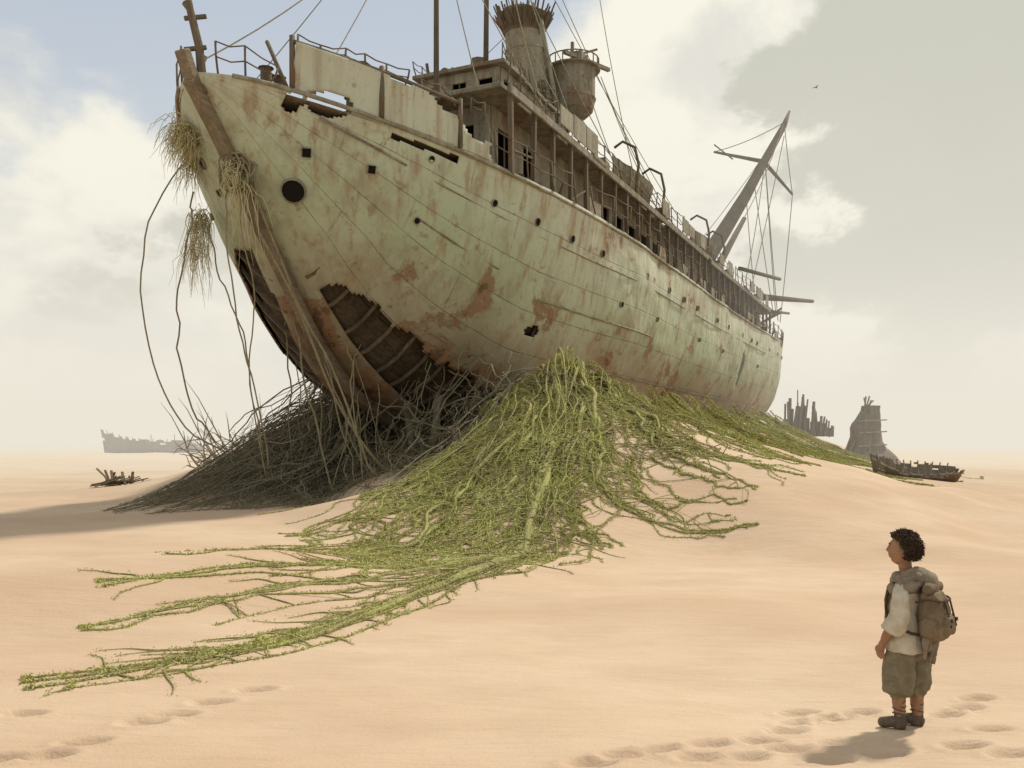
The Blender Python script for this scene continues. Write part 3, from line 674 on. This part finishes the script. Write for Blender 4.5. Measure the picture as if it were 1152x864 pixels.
# ---------------------------------------------------------------- distant wrecks
M_far=weathered('haze_paled_wood',(.34,.295,.235),(.25,.21,.16),.2,1.); M_far2=weathered('haze_paled_hull',(.24,.21,.17),(.16,.138,.108),.3,1.)  # far wreck tones paled so the colour itself carries distance haze
def wreck(name,x,y,Lh,Bh,H,rz,tilt=0,mat=M_far2,extras=0,sink=.2):
    e=empty(name,(x,y,float(ground(x,y))-sink),rz); mb=MB(); n=26; m_=12; V=[];F=[]
    for i in range(n):
        s=i/(n-1); w=Bh/2*math.sin(math.pi*min(.97,s*.9+.05))**.6; h=H*(1+.7*(2*s-1)**2*(1 if s<.5 else .3)-.3*s)
        for j in range(-m_,m_+1):
            a=abs(j)/m_; V.append(((s-.5)*Lh+.12*Lh*(2*s-1)*a**2*.5,math.copysign(w*a**.55,j) if j else 0,h*a**1.5))
    C=2*m_+1
    for i in range(n-1):
        for j in range(C-1):
            a=abs(j+.5-m_)/m_
            if mnoise.noise(Vector((i*.35,j*.5,x)))>.27 and a>.55: continue
            if a>.9 and rng.rand()<.35: continue
            q=i*C+j; F.append((q,q+C,q+C+1,q+1))
    R=np.array(Matrix.Rotation(tilt,3,'X')); mb.add(np.array(V)@R.T,F); o=mb.build('hull',mat,e,False); so=o.modifiers.new('s','SOLIDIFY'); so.thickness=.06
    mb=MB()
    for i in range(2,n-2,2):
        P_=np.array([V[i*C+j] for j in range(C)])@R.T; P_[:,2]*=1.08; mb.tube(P_,.03*Lh/8+.015,4)
    for k in range(extras):
        s=rng.uniform(-.42,.42)*Lh; h=rng.uniform(.3,.9)*H; mb.beam((s,rng.randn()*.2*Bh,.1),(s+rng.randn()*.15*H,rng.randn()*.2*Bh,h+H*.5),.04*H+.02)
    mb.build('ribs',M_far,e,False); return e
wreck('wrecked_boat',17.0,37.5,3.2,1.4,.65,math.radians(-12),math.radians(20),M_far2,6,.1)
wreck('wrecked_boat',-63,152,12.5,4.5,2.5,math.radians(8),math.radians(-12),M_far2,6,.2)
wreck('wrecked_boat',-54,150,3.5,2.4,2.0,math.radians(60),math.radians(15),M_far2,4,.2)
e=empty('broken_bow_section',(24.3,61.5,float(ground(24.3,61.5))-.5),math.radians(15)); mb=MB()
n=14; zq=np.linspace(0,4.0,n); mb.loft([(.5*z_/4.+.12*math.sin(z_*2),0,z_) for z_ in zq],[1.45-.85*(z_/4.)**.8+.1*math.sin(z_*3) for z_ in zq],[1.1-.6*(z_/4.) for z_ in zq],20,True,.2,5,3.5)
mb.loft([(.4,0,z_) for z_ in (0,.5,1.)],[2.1,1.9,1.3],[1.5,1.3,.9],20,True,.15,3,2.5)
o=mb.build('hull',M_far2,e,False); mb=MB()
for k in range(30):
    a=rng.rand()*6.28; mb.beam((1.6*math.cos(a),1.2*math.sin(a),0),(.45+.7*math.cos(a),.5*math.sin(a),rng.uniform(1.2,4.1)),.09)
for k in range(5): mb.beam((.3+.2*rng.randn(),.1,3.5),(.5+.25*rng.randn(),.1,4.3+rng.rand()*.4),.08)
for z_ in(1.2,2.1,2.9): mb.beam((-1.1,-1.0,z_),(1.2,-.9,z_+.1),.08)
mb.build('frames',M_far,e,False)
e=empty('hull_fragment',(21.4,66,float(ground(21.4,66))-.3),0); mb=MB()
for k in range(30):
    x=rng.uniform(-1.2,2.4); h=(3.6-1.0*abs(x+.3))*rng.uniform(.6,1.05); mb.beam((x,rng.randn()*.25,0),(x+rng.randn()*.08+.1,rng.randn()*.25,max(.6,h)),rng.uniform(.07,.16))
for k in range(9):
    x=-1.1+.4*k; h=(3.0-.9*abs(x+.3))*rng.uniform(.55,.95); mb.box((x,.1*rng.randn(),max(.3,h/2)),(.38,.06,max(.6,h)),Matrix.Rotation(rng.randn()*.06,3,'Y'))
mb.build('plates',M_far2,e,False)
def driftwood(name,x,y,n,h,seed,mat,th=1.):
    e=empty(name,(x,y,float(ground(x,y))-.1)); mb=MB(); r_=np.random.RandomState(seed)
    for k in range(n):
        a=np.array([r_.randn()*h*.22,r_.randn()*.3*h,0]); d=np.array([r_.randn()*.75,r_.randn()*.3,1.]); d/=np.linalg.norm(d); ln=h*r_.uniform(.3,1.05)
        P_=[a+d*ln*s+np.array([.15*h*math.sin(s*3+k),0,-.16*h*s*s]) for s in np.linspace(0,1,8)]; mb.tube(P_,np.linspace(.03,.006,8)*h*th,5)
        for q_ in(2,4,5):
            b0=np.array(P_[q_]); d2=d+r_.randn(3)*.8; mb.tube([b0,b0+d2*ln*.18,b0+d2*ln*.32+np.array([0,0,-.08*h])],[.014*h*th,.01*h*th,.003*h*th],4)
    mb.build('branches',mat,e)
driftwood('driftwood',-13.7,45,60,3.9,3,M_far,.6)
e=empty('wreckage_pile',(-15.8,35.8,float(ground(-15.8,35.8))-.05),.3); mb=MB()
for k in range(34):
    x=rng.uniform(-.9,.9); h=.75*(1-abs(x)*.7)*rng.uniform(.5,1.2)
    if k%2: mb.beam((x,rng.randn()*.25,-.05),(x+rng.randn()*.35-.15,rng.randn()*.25,h),.09,.05)
    else: mb.beam((x-.4,rng.randn()*.3,.1*rng.rand()),(x+.5,rng.randn()*.3,.1+.45*rng.rand()*(1-abs(x)*.6)),.16,.04)
mb.build('planks',M_wood,e,False)
e=empty('bird',(41,120,50),.4); mb=MB()
mb.tube([(-.3,0,0),(-.1,0,.02),(.15,0,.02),(.35,0,0)],[.02,.08,.08,.03],6)
for s_ in(1,-1): mb.add([(.1,0,.03),(.15,s_*.35,.2),(.0,s_*.75,.08),(-.08,s_*.35,.17),(-.12,0,.03)],[(0,1,3,4),(1,2,3)])
mb.build('body',M_rust,e)
# ---------------------------------------------------------------- boy
bx,by=2.6,5.86; BZ=float(ground(bx,by)); boy=empty('boy',(bx,by,BZ),math.radians(138))
m,nt,b=newmat('skin',.55); P=objc(nt); setin(nt,b,'Base Color',mix(nt,mrange(nt,noise(nt,P,14,4),.3,.7),(.26,.14,.082),(.34,.19,.115))); b.inputs['Subsurface Weight'].default_value=.05; M_skin=m
M_hair=newmat('hair',.9)[0]; M_hair.node_tree.nodes['Principled BSDF'].inputs['Base Color'].default_value=(.05,.031,.020,1)
M_shirt=clothmat('linen_shirt',(.56,.50,.39),(.44,.385,.29)); M_pants=clothmat('baggy_trousers',(.24,.205,.135),(.165,.14,.09)); M_scarf=clothmat('scarf_cloth',(.27,.22,.16),(.18,.145,.105),16)
M_pack=clothmat('canvas_pack',(.22,.165,.105),(.14,.105,.066),14); M_boot=clothmat('boot_wraps',(.15,.12,.085),(.10,.08,.057),20); M_strap=clothmat('leather_strap',(.09,.058,.035),(.06,.038,.024),20)
M_eye=newmat('eye_white',.3)[0]; M_eye.node_tree.nodes['Principled BSDF'].inputs['Base Color'].default_value=(.6,.57,.52,1)
mb=MB()
mb.loft([(0,0,z) for z in(.52,.58,.66,.76,.86,.93,.965)],[.07,.085,.08,.085,.09,.075,.045],[.09,.115,.10,.11,.125,.12,.06],18)
mb.tube([(-.015,0,.93),(-.005,0,1.0),(.008,0,1.06),(.012,0,1.11)],[.055,.043,.042,.045],12)
def limb(P_,r,n=16): Q=catmull(P_,n); rr=np.interp(np.linspace(0,1,n),np.linspace(0,1,len(r)),r); mb.tube(Q,rr,12)
for s_ in(1,-1):
    fw=.03 if s_>0 else -.0
    limb([(-.01,s_*.10,.93),(-.01,s_*.14,.86),(-.02+fw*.3,s_*.162,.73),(.03+fw,s_*.165,.64),(.065+fw,s_*.16,.565)],[.045,.042,.034,.032,.022])
    hx,hy,hz=.07+fw,s_*.16,.56
    mb.tube([(hx-.002,hy,hz+.01),(hx+.006,hy,hz-.02),(hx+.012,hy,hz-.05)],[.021,.026,.022],10)
    for fi,(ox,ln) in enumerate([(.020,.052),(.007,.060),(-.007,.056),(-.019,.044)]):
        b0=np.array([hx+.011+ox,hy,hz-.045]); q=[b0,b0+np.array([.003,-s_*.004,-ln*.4]),b0+np.array([.001,-s_*.014,-ln*.75]),b0+np.array([-.004,-s_*.024,-ln])]
        mb.tube(catmull(q,8),np.linspace(.0088,.006,8),7)
    b0=np.array([hx+.020,hy-s_*.006,hz-.012]); mb.tube(catmull([b0,b0+np.array([.022,-s_*.008,-.018]),b0+np.array([.028,-s_*.014,-.044])],7),np.linspace(.0105,.007,7),7)
    fx=.03 if s_>0 else -.035
    limb([(0,s_*.06,.60),(fx*.5+.01,s_*.07,.35),(fx-.005,s_*.072,.2),(fx-.015,s_*.072,.07)],[.075,.052,.045,.033])
ob=mb.build('body',M_skin,boy); rm=ob.modifiers.new('r','REMESH'); rm.mode='VOXEL'; rm.voxel_size=.005; rm.use_smooth_shade=True; sm=ob.modifiers.new('s','SMOOTH'); sm.iterations=2; sm.factor=.5
HC=np.array([.02,0,1.165]); Rh=np.array(Matrix.Rotation(math.radians(18),3,'Z')@Matrix.Rotation(math.radians(-12),3,'Y'))
def hd(dx,dy,dz):
    x,y,z=.092*dx,.076*dy,.104*dz
    if dz<0:
        y*=1-.24*(-dz)**1.3
        if dx<0: x*=1-.42*(-dz)
        else: x*=1-.08*(-dz)
    if dx>0:
        g=lambda a,s:math.exp(-((dz-a)/s)**2)
        gy=lambda s,c=0:math.exp(-((abs(dy)-c)/s)**2)
        nb=.015*gy(.16)*(g(-.24,.09)*1.0+.45*g(-.08,.13)) + .005*gy(.1,.16)*g(-.27,.06)
        x+=nb+.005*g(.22,.10)*gy(.5)-.007*g(.0,.09)*gy(.14,.34)+.008*g(-.47,.05)*gy(.24)+.008*g(-.60,.055)*gy(.22)-.003*g(-.535,.02)*gy(.25)+.008*g(-.86,.12)*gy(.3)-.003*g(-.71,.04)*gy(.25)
        x+=.006*g(-.25,.18)*gy(.16,.52)
    return np.array([x,y,z])
mb=MB(); nu,nv=72,60; V=[];F=[]
for i in range(nv+1):
    th=math.pi*i/nv; dz=math.cos(th)
    for j in range(nu):
        a=2*math.pi*j/nu; V.append(HC+Rh@hd(math.sin(th)*math.cos(a),math.sin(th)*math.sin(a),dz))
for i in range(nv):
    for j in range(nu):
        k=(j+1)%nu; F.append((i*nu+j,(i+1)*nu+j,(i+1)*nu+k,i*nu+k))
mb.add(V,F)
for s_ in(1,-1):
    c=HC+Rh@np.array([-.004,s_*.075,-.005]); a=np.linspace(-2.2,2.4,12)
    mb.tube([c+Rh@np.array([-.014*math.cos(t)-.004,s_*(.005+.005*math.cos(t)),.024*math.sin(t)-.002]) for t in a],.005,6)
    mb.tube([c+Rh@np.array([.0,0,.012]),c+Rh@np.array([-.008,s_*.003,-.004]),c+Rh@np.array([0,0,-.02])],[.006,.009,.006],6)
mb.build('head',M_skin,boy)
mb=MB(); me2=MB(); br=MB()
for s_ in(1,-1):
    dy=.33; dx=math.sqrt(1-dy*dy); p=hd(dx,s_*dy,.0); c=HC+Rh@(p+np.array([-.0085,0,0])); 
    mb.tube([c+Rh@np.array([-.009,0,0]),c+Rh@np.array([-.005,0,0]),c,c+Rh@np.array([.006,0,0]),c+Rh@np.array([.009,0,0])],[.003,.009,.0105,.008,.002],12)
    c2=c+Rh@np.array([.0065,0,.001]); me2.tube([c2,c2+Rh@np.array([.003,0,0]),c2+Rh@np.array([.0042,0,0])],[.0055,.005,.001],10)
    br.tube([HC+Rh@(hd(math.sqrt(1-q*q-.22**2),s_*q,.22)+np.array([.001,0,0])) for q in(.14,.28,.42,.54)],[.002,.003,.003,.0015],5)
    br.tube([HC+Rh@(hd(math.sqrt(1-q*q-.07**2),s_*q,.07)+np.array([.001,0,0])) for q in(.18,.28,.38,.46)],.0015,4)
mb.build('eyes',M_eye,boy); me2.build('irises',M_hair,boy); br.build('eyebrows',M_hair,boy)
lp=MB(); lp.tube([HC+Rh@(hd(math.sqrt(1-q*q-.535**2),q,-.535)+np.array([.0003,0,0])) for q in np.linspace(-.24,.24,9)],[.001,.002,.0025,.003,.003,.003,.0025,.002,.001],5); M_lip=newmat('lips',.5)[0]; M_lip.node_tree.nodes['Principled BSDF'].inputs['Base Color'].default_value=(.14,.06,.04,1); lp.build('mouth',M_lip,boy)
import bmesh
mb=MB(); bm=bmesh.new(); bmesh.ops.create_icosphere(bm,subdivisions=1,radius=1); iv=np.array([v.co[:] for v in bm.verts]); fi=[[v.index for v in f.verts] for f in bm.faces]; bm.free()
def hairok(d): return not(d[2]<-.38 or (d[0]>.25 and d[2]<.40+.25*d[0]) or (d[0]>-.12 and d[2]<.12))
n=0
while n<520:
    d=rng.randn(3); d/=np.linalg.norm(d)
    if not hairok(d): continue
    p=hd(*d)*(1.05+.22*rng.rand()*(.5+.5*max(d[2],0))); r=rng.uniform(.007,.014)
    q=iv*r*(1+.4*rng.rand(len(iv),1)); mb.add(HC+(p+q)@Rh.T,fi); n+=1
for k in range(1100):
    d=rng.randn(3); d/=np.linalg.norm(d)
    if not hairok(d): continue
    p=hd(*d)*(1.15+.09*rng.rand()); a=np.linspace(0,rng.uniform(4,9),8); t1=np.cross(d,[0,0,1]);t1/=np.linalg.norm(t1)+1e-6; t2=np.cross(d,t1); rr=rng.uniform(.004,.008)
    mb.tube([HC+Rh@(p+d*.018*t/6+(t1*math.cos(t)+t2*math.sin(t))*rr) for t in a],.002,4,False)
mb.build('hair',M_hair,boy)
def wr(ob,amp,sc,seed=0):
    for v in ob.data.vertices:
        c=v.co; n_=mnoise.noise(Vector((c.x*sc+seed,c.y*sc,c.z*sc*.55)))+.5*mnoise.noise(Vector((c.x*sc*2.3,c.y*sc*2.3+seed,c.z*sc*1.6)))
        n_+= .6*(abs(mnoise.noise(Vector((c.x*sc*.9,c.y*sc*.9+seed,c.z*sc*1.3+c.x*sc))))-.25)
        v.co=c+v.normal*amp*n_
def dense(zr,cx,rx,ry,n=44,sides=56,y0=0,**k):
    zq=np.linspace(zr[0],zr[-1],n); o=np.argsort(zr); zr_=np.array(zr)[o]
    f=lambda a:np.interp(zq,zr_,np.array(a,float)[o]); 
    return [(x_,y0,z_) for x_,z_ in zip(f(cx),zq)],f(rx),f(ry)
mb=MB(); C,a,b_=dense([.985,.965,.94,.90,.84,.75,.65,.58,.535,.52],[-.01,-.01,-.01,-.005,0,0,0,-.005,-.01,-.01],[.05,.068,.08,.088,.092,.092,.104,.118,.128,.132],[.058,.09,.12,.135,.134,.134,.144,.158,.165,.168],50); mb.loft(C,a,b_,64,False)
for s_ in(1,-1):
    fw=.03 if s_>0 else 0
    P_=catmull([(-.01,s_*.09,.935),(-.01,s_*.14,.865),(-.02+fw*.3,s_*.166,.75),(.01+fw,s_*.172,.655)],28); mb.tube(P_,np.interp(np.linspace(0,1,28),[0,.25,.6,1],[.05,.056,.06,.072]),24,False)
ob=mb.build('shirt',M_shirt,boy); wr(ob,.013,17); so=ob.modifiers.new('s','SOLIDIFY'); so.thickness=.005
mb=MB()
C,a,b_=dense([.66,.6,.52,.46],[0,0,0,0],[.09,.108,.112,.095],[.12,.14,.145,.13],20); mb.loft(C,a,b_,48)
for s_ in(1,-1):
    fx=.03 if s_>0 else -.035
    C,a,b_=dense([.58,.5,.4,.3,.25,.225,.21,.20],[0,fx*.4,fx*.8,fx,fx,fx,fx,fx],[.09,.098,.098,.098,.092,.072,.052,.05],[.068,.074,.079,.080,.076,.06,.046,.044],44,40,s_*.073); mb.loft(C,a,b_,40)
ob=mb.build('trousers',M_pants,boy); wr(ob,.015,19,5)
mb=MB()
for s_ in(1,-1):
    fx=.03 if s_>0 else -.035
    C,a,b_=dense([.22,.15,.09,.05,.012],[fx,fx-.005,fx-.012,fx-.01,fx-.005],[.04,.037,.036,.040,.042],[.037,.034,.033,.035,.036],22,24,s_*.073); mb.loft(C,a,b_,24)
    mb.tube(catmull([(fx-.05,s_*.073,.03),(fx,s_*.074,.042),(fx+.06,s_*.078,.036),(fx+.105,s_*.081,.024),(fx+.12,s_*.081,.02)],14),np.interp(np.linspace(0,1,14),[0,.3,.7,.92,1],[.026,.038,.034,.024,.008]),14)
    for k in range(4):
        zc=.10+.030*k; t=np.linspace(0,6.3,16); mb.tube([(fx-.008+.039*math.cos(q),s_*.073+.035*math.sin(q),zc+.010*math.sin(q+k)) for q in t],.005,6,False)
ob=mb.build('boots',M_boot,boy); wr(ob,.004,30,2)
mb=MB()
for k,(z_,r_,ra) in enumerate([(.965,.084,.036),(.99,.076,.034),(.935,.104,.034),(1.012,.066,.026)]):
    t=np.linspace(0,2*math.pi,40); mb.tube([(-.016+r_*math.cos(q)*(.92),r_*1.10*math.sin(q),z_+.012*math.sin(2*q+k)+.016*math.cos(q)*-1) for q in t],[ra*(1+.25*math.sin(q*5+k*2)) for q in t],12,False)
for s_ in(1,-1):
    mb.tube(catmull([(.06,s_*.05,.96),(.088,s_*.062,.88),(.094,s_*.06,.80),(.10,s_*.065,.70)],16),np.linspace(.026,.018,16),8)
mb.tube(catmull([(-.05,-.03,1.0),(-.11,-.01,.995),(-.155,.01,.955),(-.145,.01,.895)],12),np.linspace(.058,.048,12),16)
ob=mb.build('hooded_scarf',M_scarf,boy); wr(ob,.012,26,3)
mb=MB()
C,a,b_=dense([.925,.91,.87,.79,.70,.64,.61,.60],[-.155,-.16,-.168,-.176,-.18,-.178,-.172,-.168],[.03,.055,.07,.08,.084,.078,.055,.02],[.06,.10,.12,.13,.132,.125,.10,.05],36); mb.loft(C,a,b_,44,True,pw=3.)
C,a,b_=dense([.77,.755,.70,.66,.645],[-.255]*5,[.02,.034,.04,.036,.015],[.06,.08,.086,.082,.055],18); mb.loft(C,a,b_,32,True,pw=3.)
for s_ in(1,-1):
    C,a,b_=dense([.76,.745,.69,.65,.635],[-.18]*5,[.02,.044,.05,.045,.02],[.02,.03,.034,.03,.015],16,y0=s_*.132); mb.loft(C,a,b_,24,True,pw=2.6)
mb.tube(catmull([(-.16,-.13,.93),(-.165,-.05,.94),(-.165,.05,.937),(-.16,.13,.928)],14),np.interp(np.linspace(0,1,14),[0,.1,.9,1],[.018,.036,.036,.018]),16)
ob=mb.build('backpack',M_pack,boy); wr(ob,.012,22,9)
mb=MB()
for s_ in(1,-1):
    q=catmull([(-.11,s_*.085,.90),(-.065,s_*.09,.965),(0,s_*.092,.975),(.07,s_*.094,.93),(.096,s_*.10,.83),(.065,s_*.136,.72),(-.05,s_*.15,.66),(-.12,s_*.11,.64)],30); mb.tube(q,.010,6)
    mb.beam((-.252,s_*.05,.87),(-.292,s_*.05,.70),.016,.008); mb.box((-.294,s_*.05,.745),(.010,.024,.022))
mb.tube(catmull([(-.10,.14,.85),(-.18,.135,.875),(-.240,.095,.865),(-.252,0,.86),(-.240,-.095,.865),(-.18,-.135,.875),(-.1,-.14,.85)],24),.007,6)
mb.build('pack_straps',M_strap,boy)
mb=MB()
for k in range(7):
    y_=-.10+.034*k; l=rng.uniform(.10,.2); mb.tube(catmull([(-.16,y_,.63),(-.17+.01*rng.randn(),y_+.01,.57),(-.155+.015*rng.randn(),y_,.63-l)],10),np.linspace(.026,.012,10),8)
ob=mb.build('hanging_cloth',M_scarf,boy); wr(ob,.008,30,4)
# ---------------------------------------------------------------- haze, sky, light, camera
bpy.ops.mesh.primitive_cube_add(size=1,location=(0,38+2750,9)); hz=bpy.context.object; hz.name='glowing_haze'; hz.scale=(8000,5500,34)
m=bpy.data.materials.new('glowing_haze'); m.use_nodes=True; nt=m.node_tree; nt.nodes.clear(); SG=.0048
ab=nd(nt,'ShaderNodeVolumeAbsorption',{'Color':(0,0,0,1),'Density':SG}); em=nd(nt,'ShaderNodeEmission',{'Color':(.84,.79,.68,1),'Strength':SG})  # haze brightness is emitted by the volume itself, no sunlight is scattered
ad=nd(nt,'ShaderNodeAddShader',{0:ab.outputs[0],1:em.outputs[0]}); out=nd(nt,'ShaderNodeOutputMaterial'); nt.links.new(ad.outputs[0],out.inputs['Volume']); hz.data.materials.append(m)
EL=math.radians(50); AZ=math.radians(51)
sd=Vector((math.sin(AZ)*math.cos(EL),math.cos(AZ)*math.cos(EL),math.sin(EL)))
sun=bpy.data.lights.new('sun','SUN'); sun.energy=3.8; sun.angle=math.radians(4); sun.color=(1,.93,.81)
so=bpy.data.objects.new('sun',sun); scene.collection.objects.link(so); so.rotation_euler=sd.to_track_quat('Z','Y').to_euler()
w=bpy.data.worlds.new('World'); scene.world=w; w.use_nodes=True; nt=w.node_tree; nt.nodes.clear()
sky=nd(nt,'ShaderNodeTexSky',sky_type='NISHITA',sun_disc=False,sun_elevation=EL,sun_rotation=AZ)
D=nd(nt,'ShaderNodeTexCoord').outputs['Generated']; sx=nd(nt,'ShaderNodeSeparateXYZ',{0:D}); dz=sx.outputs[2]
def dotm(v,a,b_):
    v=Vector(v).normalized(); q=nd(nt,'ShaderNodeVectorMath',{0:D,1:tuple(v)},operation='DOT_PRODUCT').outputs['Value']; return mrange(nt,q,a,b_)
n1=noise(nt,mapp(nt,D,(1,1,1.3),(.35,0,.2)),3.4,10,.52,.15); n2=noise(nt,mapp(nt,D,(1,1,1.6),(3,1,2)),4.5,9,.58,.2); n3=noise(nt,mapp(nt,D,(1,1,1.5),(7,2,5)),2.4,9,.55)
blue=dotm((-.46,1,.54),.86,.975); grey=dotm((.62,1,.33),.90,.985); wl=dotm((-.55,1,.20),.955,.99); wr_=dotm((.30,1,.38),.90,.985)
cm=mathn(nt,'ADD',n1,mathn(nt,'ADD',mathn(nt,'MULTIPLY',blue,-.24),mathn(nt,'MULTIPLY',wl,.26)))
cm=mathn(nt,'ADD',cm,mathn(nt,'ADD',mathn(nt,'MULTIPLY',wr_,.12),mathn(nt,'MULTIPLY',grey,.2))); cm=mrange(nt,cm,.44,.55)
cc=mix(nt,mrange(nt,n2,.42,.60),(.78,.765,.69),(.97,.94,.81))
gm=mrange(nt,mathn(nt,'ADD',mathn(nt,'MULTIPLY',grey,.17),mathn(nt,'ADD',n3,mathn(nt,'MULTIPLY',mathn(nt,'SUBTRACT',n2,.5),-.6))),.58,.635)
cc=mix(nt,mathn(nt,'MULTIPLY',gm,mrange(nt,dz,.04,.26,.3,.9)),cc,(.59,.59,.50))
bl=mix(nt,mrange(nt,dz,0,.55),(.70,.73,.74),(.54,.61,.70))
skyc=mix(nt,cm,bl,cc); skyc=mix(nt,mrange(nt,dz,.0,.18,.7,0),skyc,(.84,.81,.71))
b1=nd(nt,'ShaderNodeBackground',{0:sky.outputs[0],1:.1}); b2=nd(nt,'ShaderNodeBackground',{0:skyc,1:1.0})
fac=mrange(nt,cm,0,1,.82,.98); mx=nd(nt,'ShaderNodeMixShader',{0:fac,1:b1.outputs[0],2:b2.outputs[0]}); out=nd(nt,'ShaderNodeOutputWorld',{0:mx.outputs[0]})
cam=bpy.data.cameras.new('camera'); cam.lens=31.25; cam.sensor_width=36; cam.shift_y=68/1152; cam.clip_end=9000; cam.clip_start=.05
co=bpy.data.objects.new('camera',cam); scene.collection.objects.link(co); co.location=(0,0,1.83); co.rotation_euler=(math.pi/2,0,0); scene.camera=co
scene.view_settings.view_transform='Standard'; scene.view_settings.look='None'; scene.view_settings.exposure=0
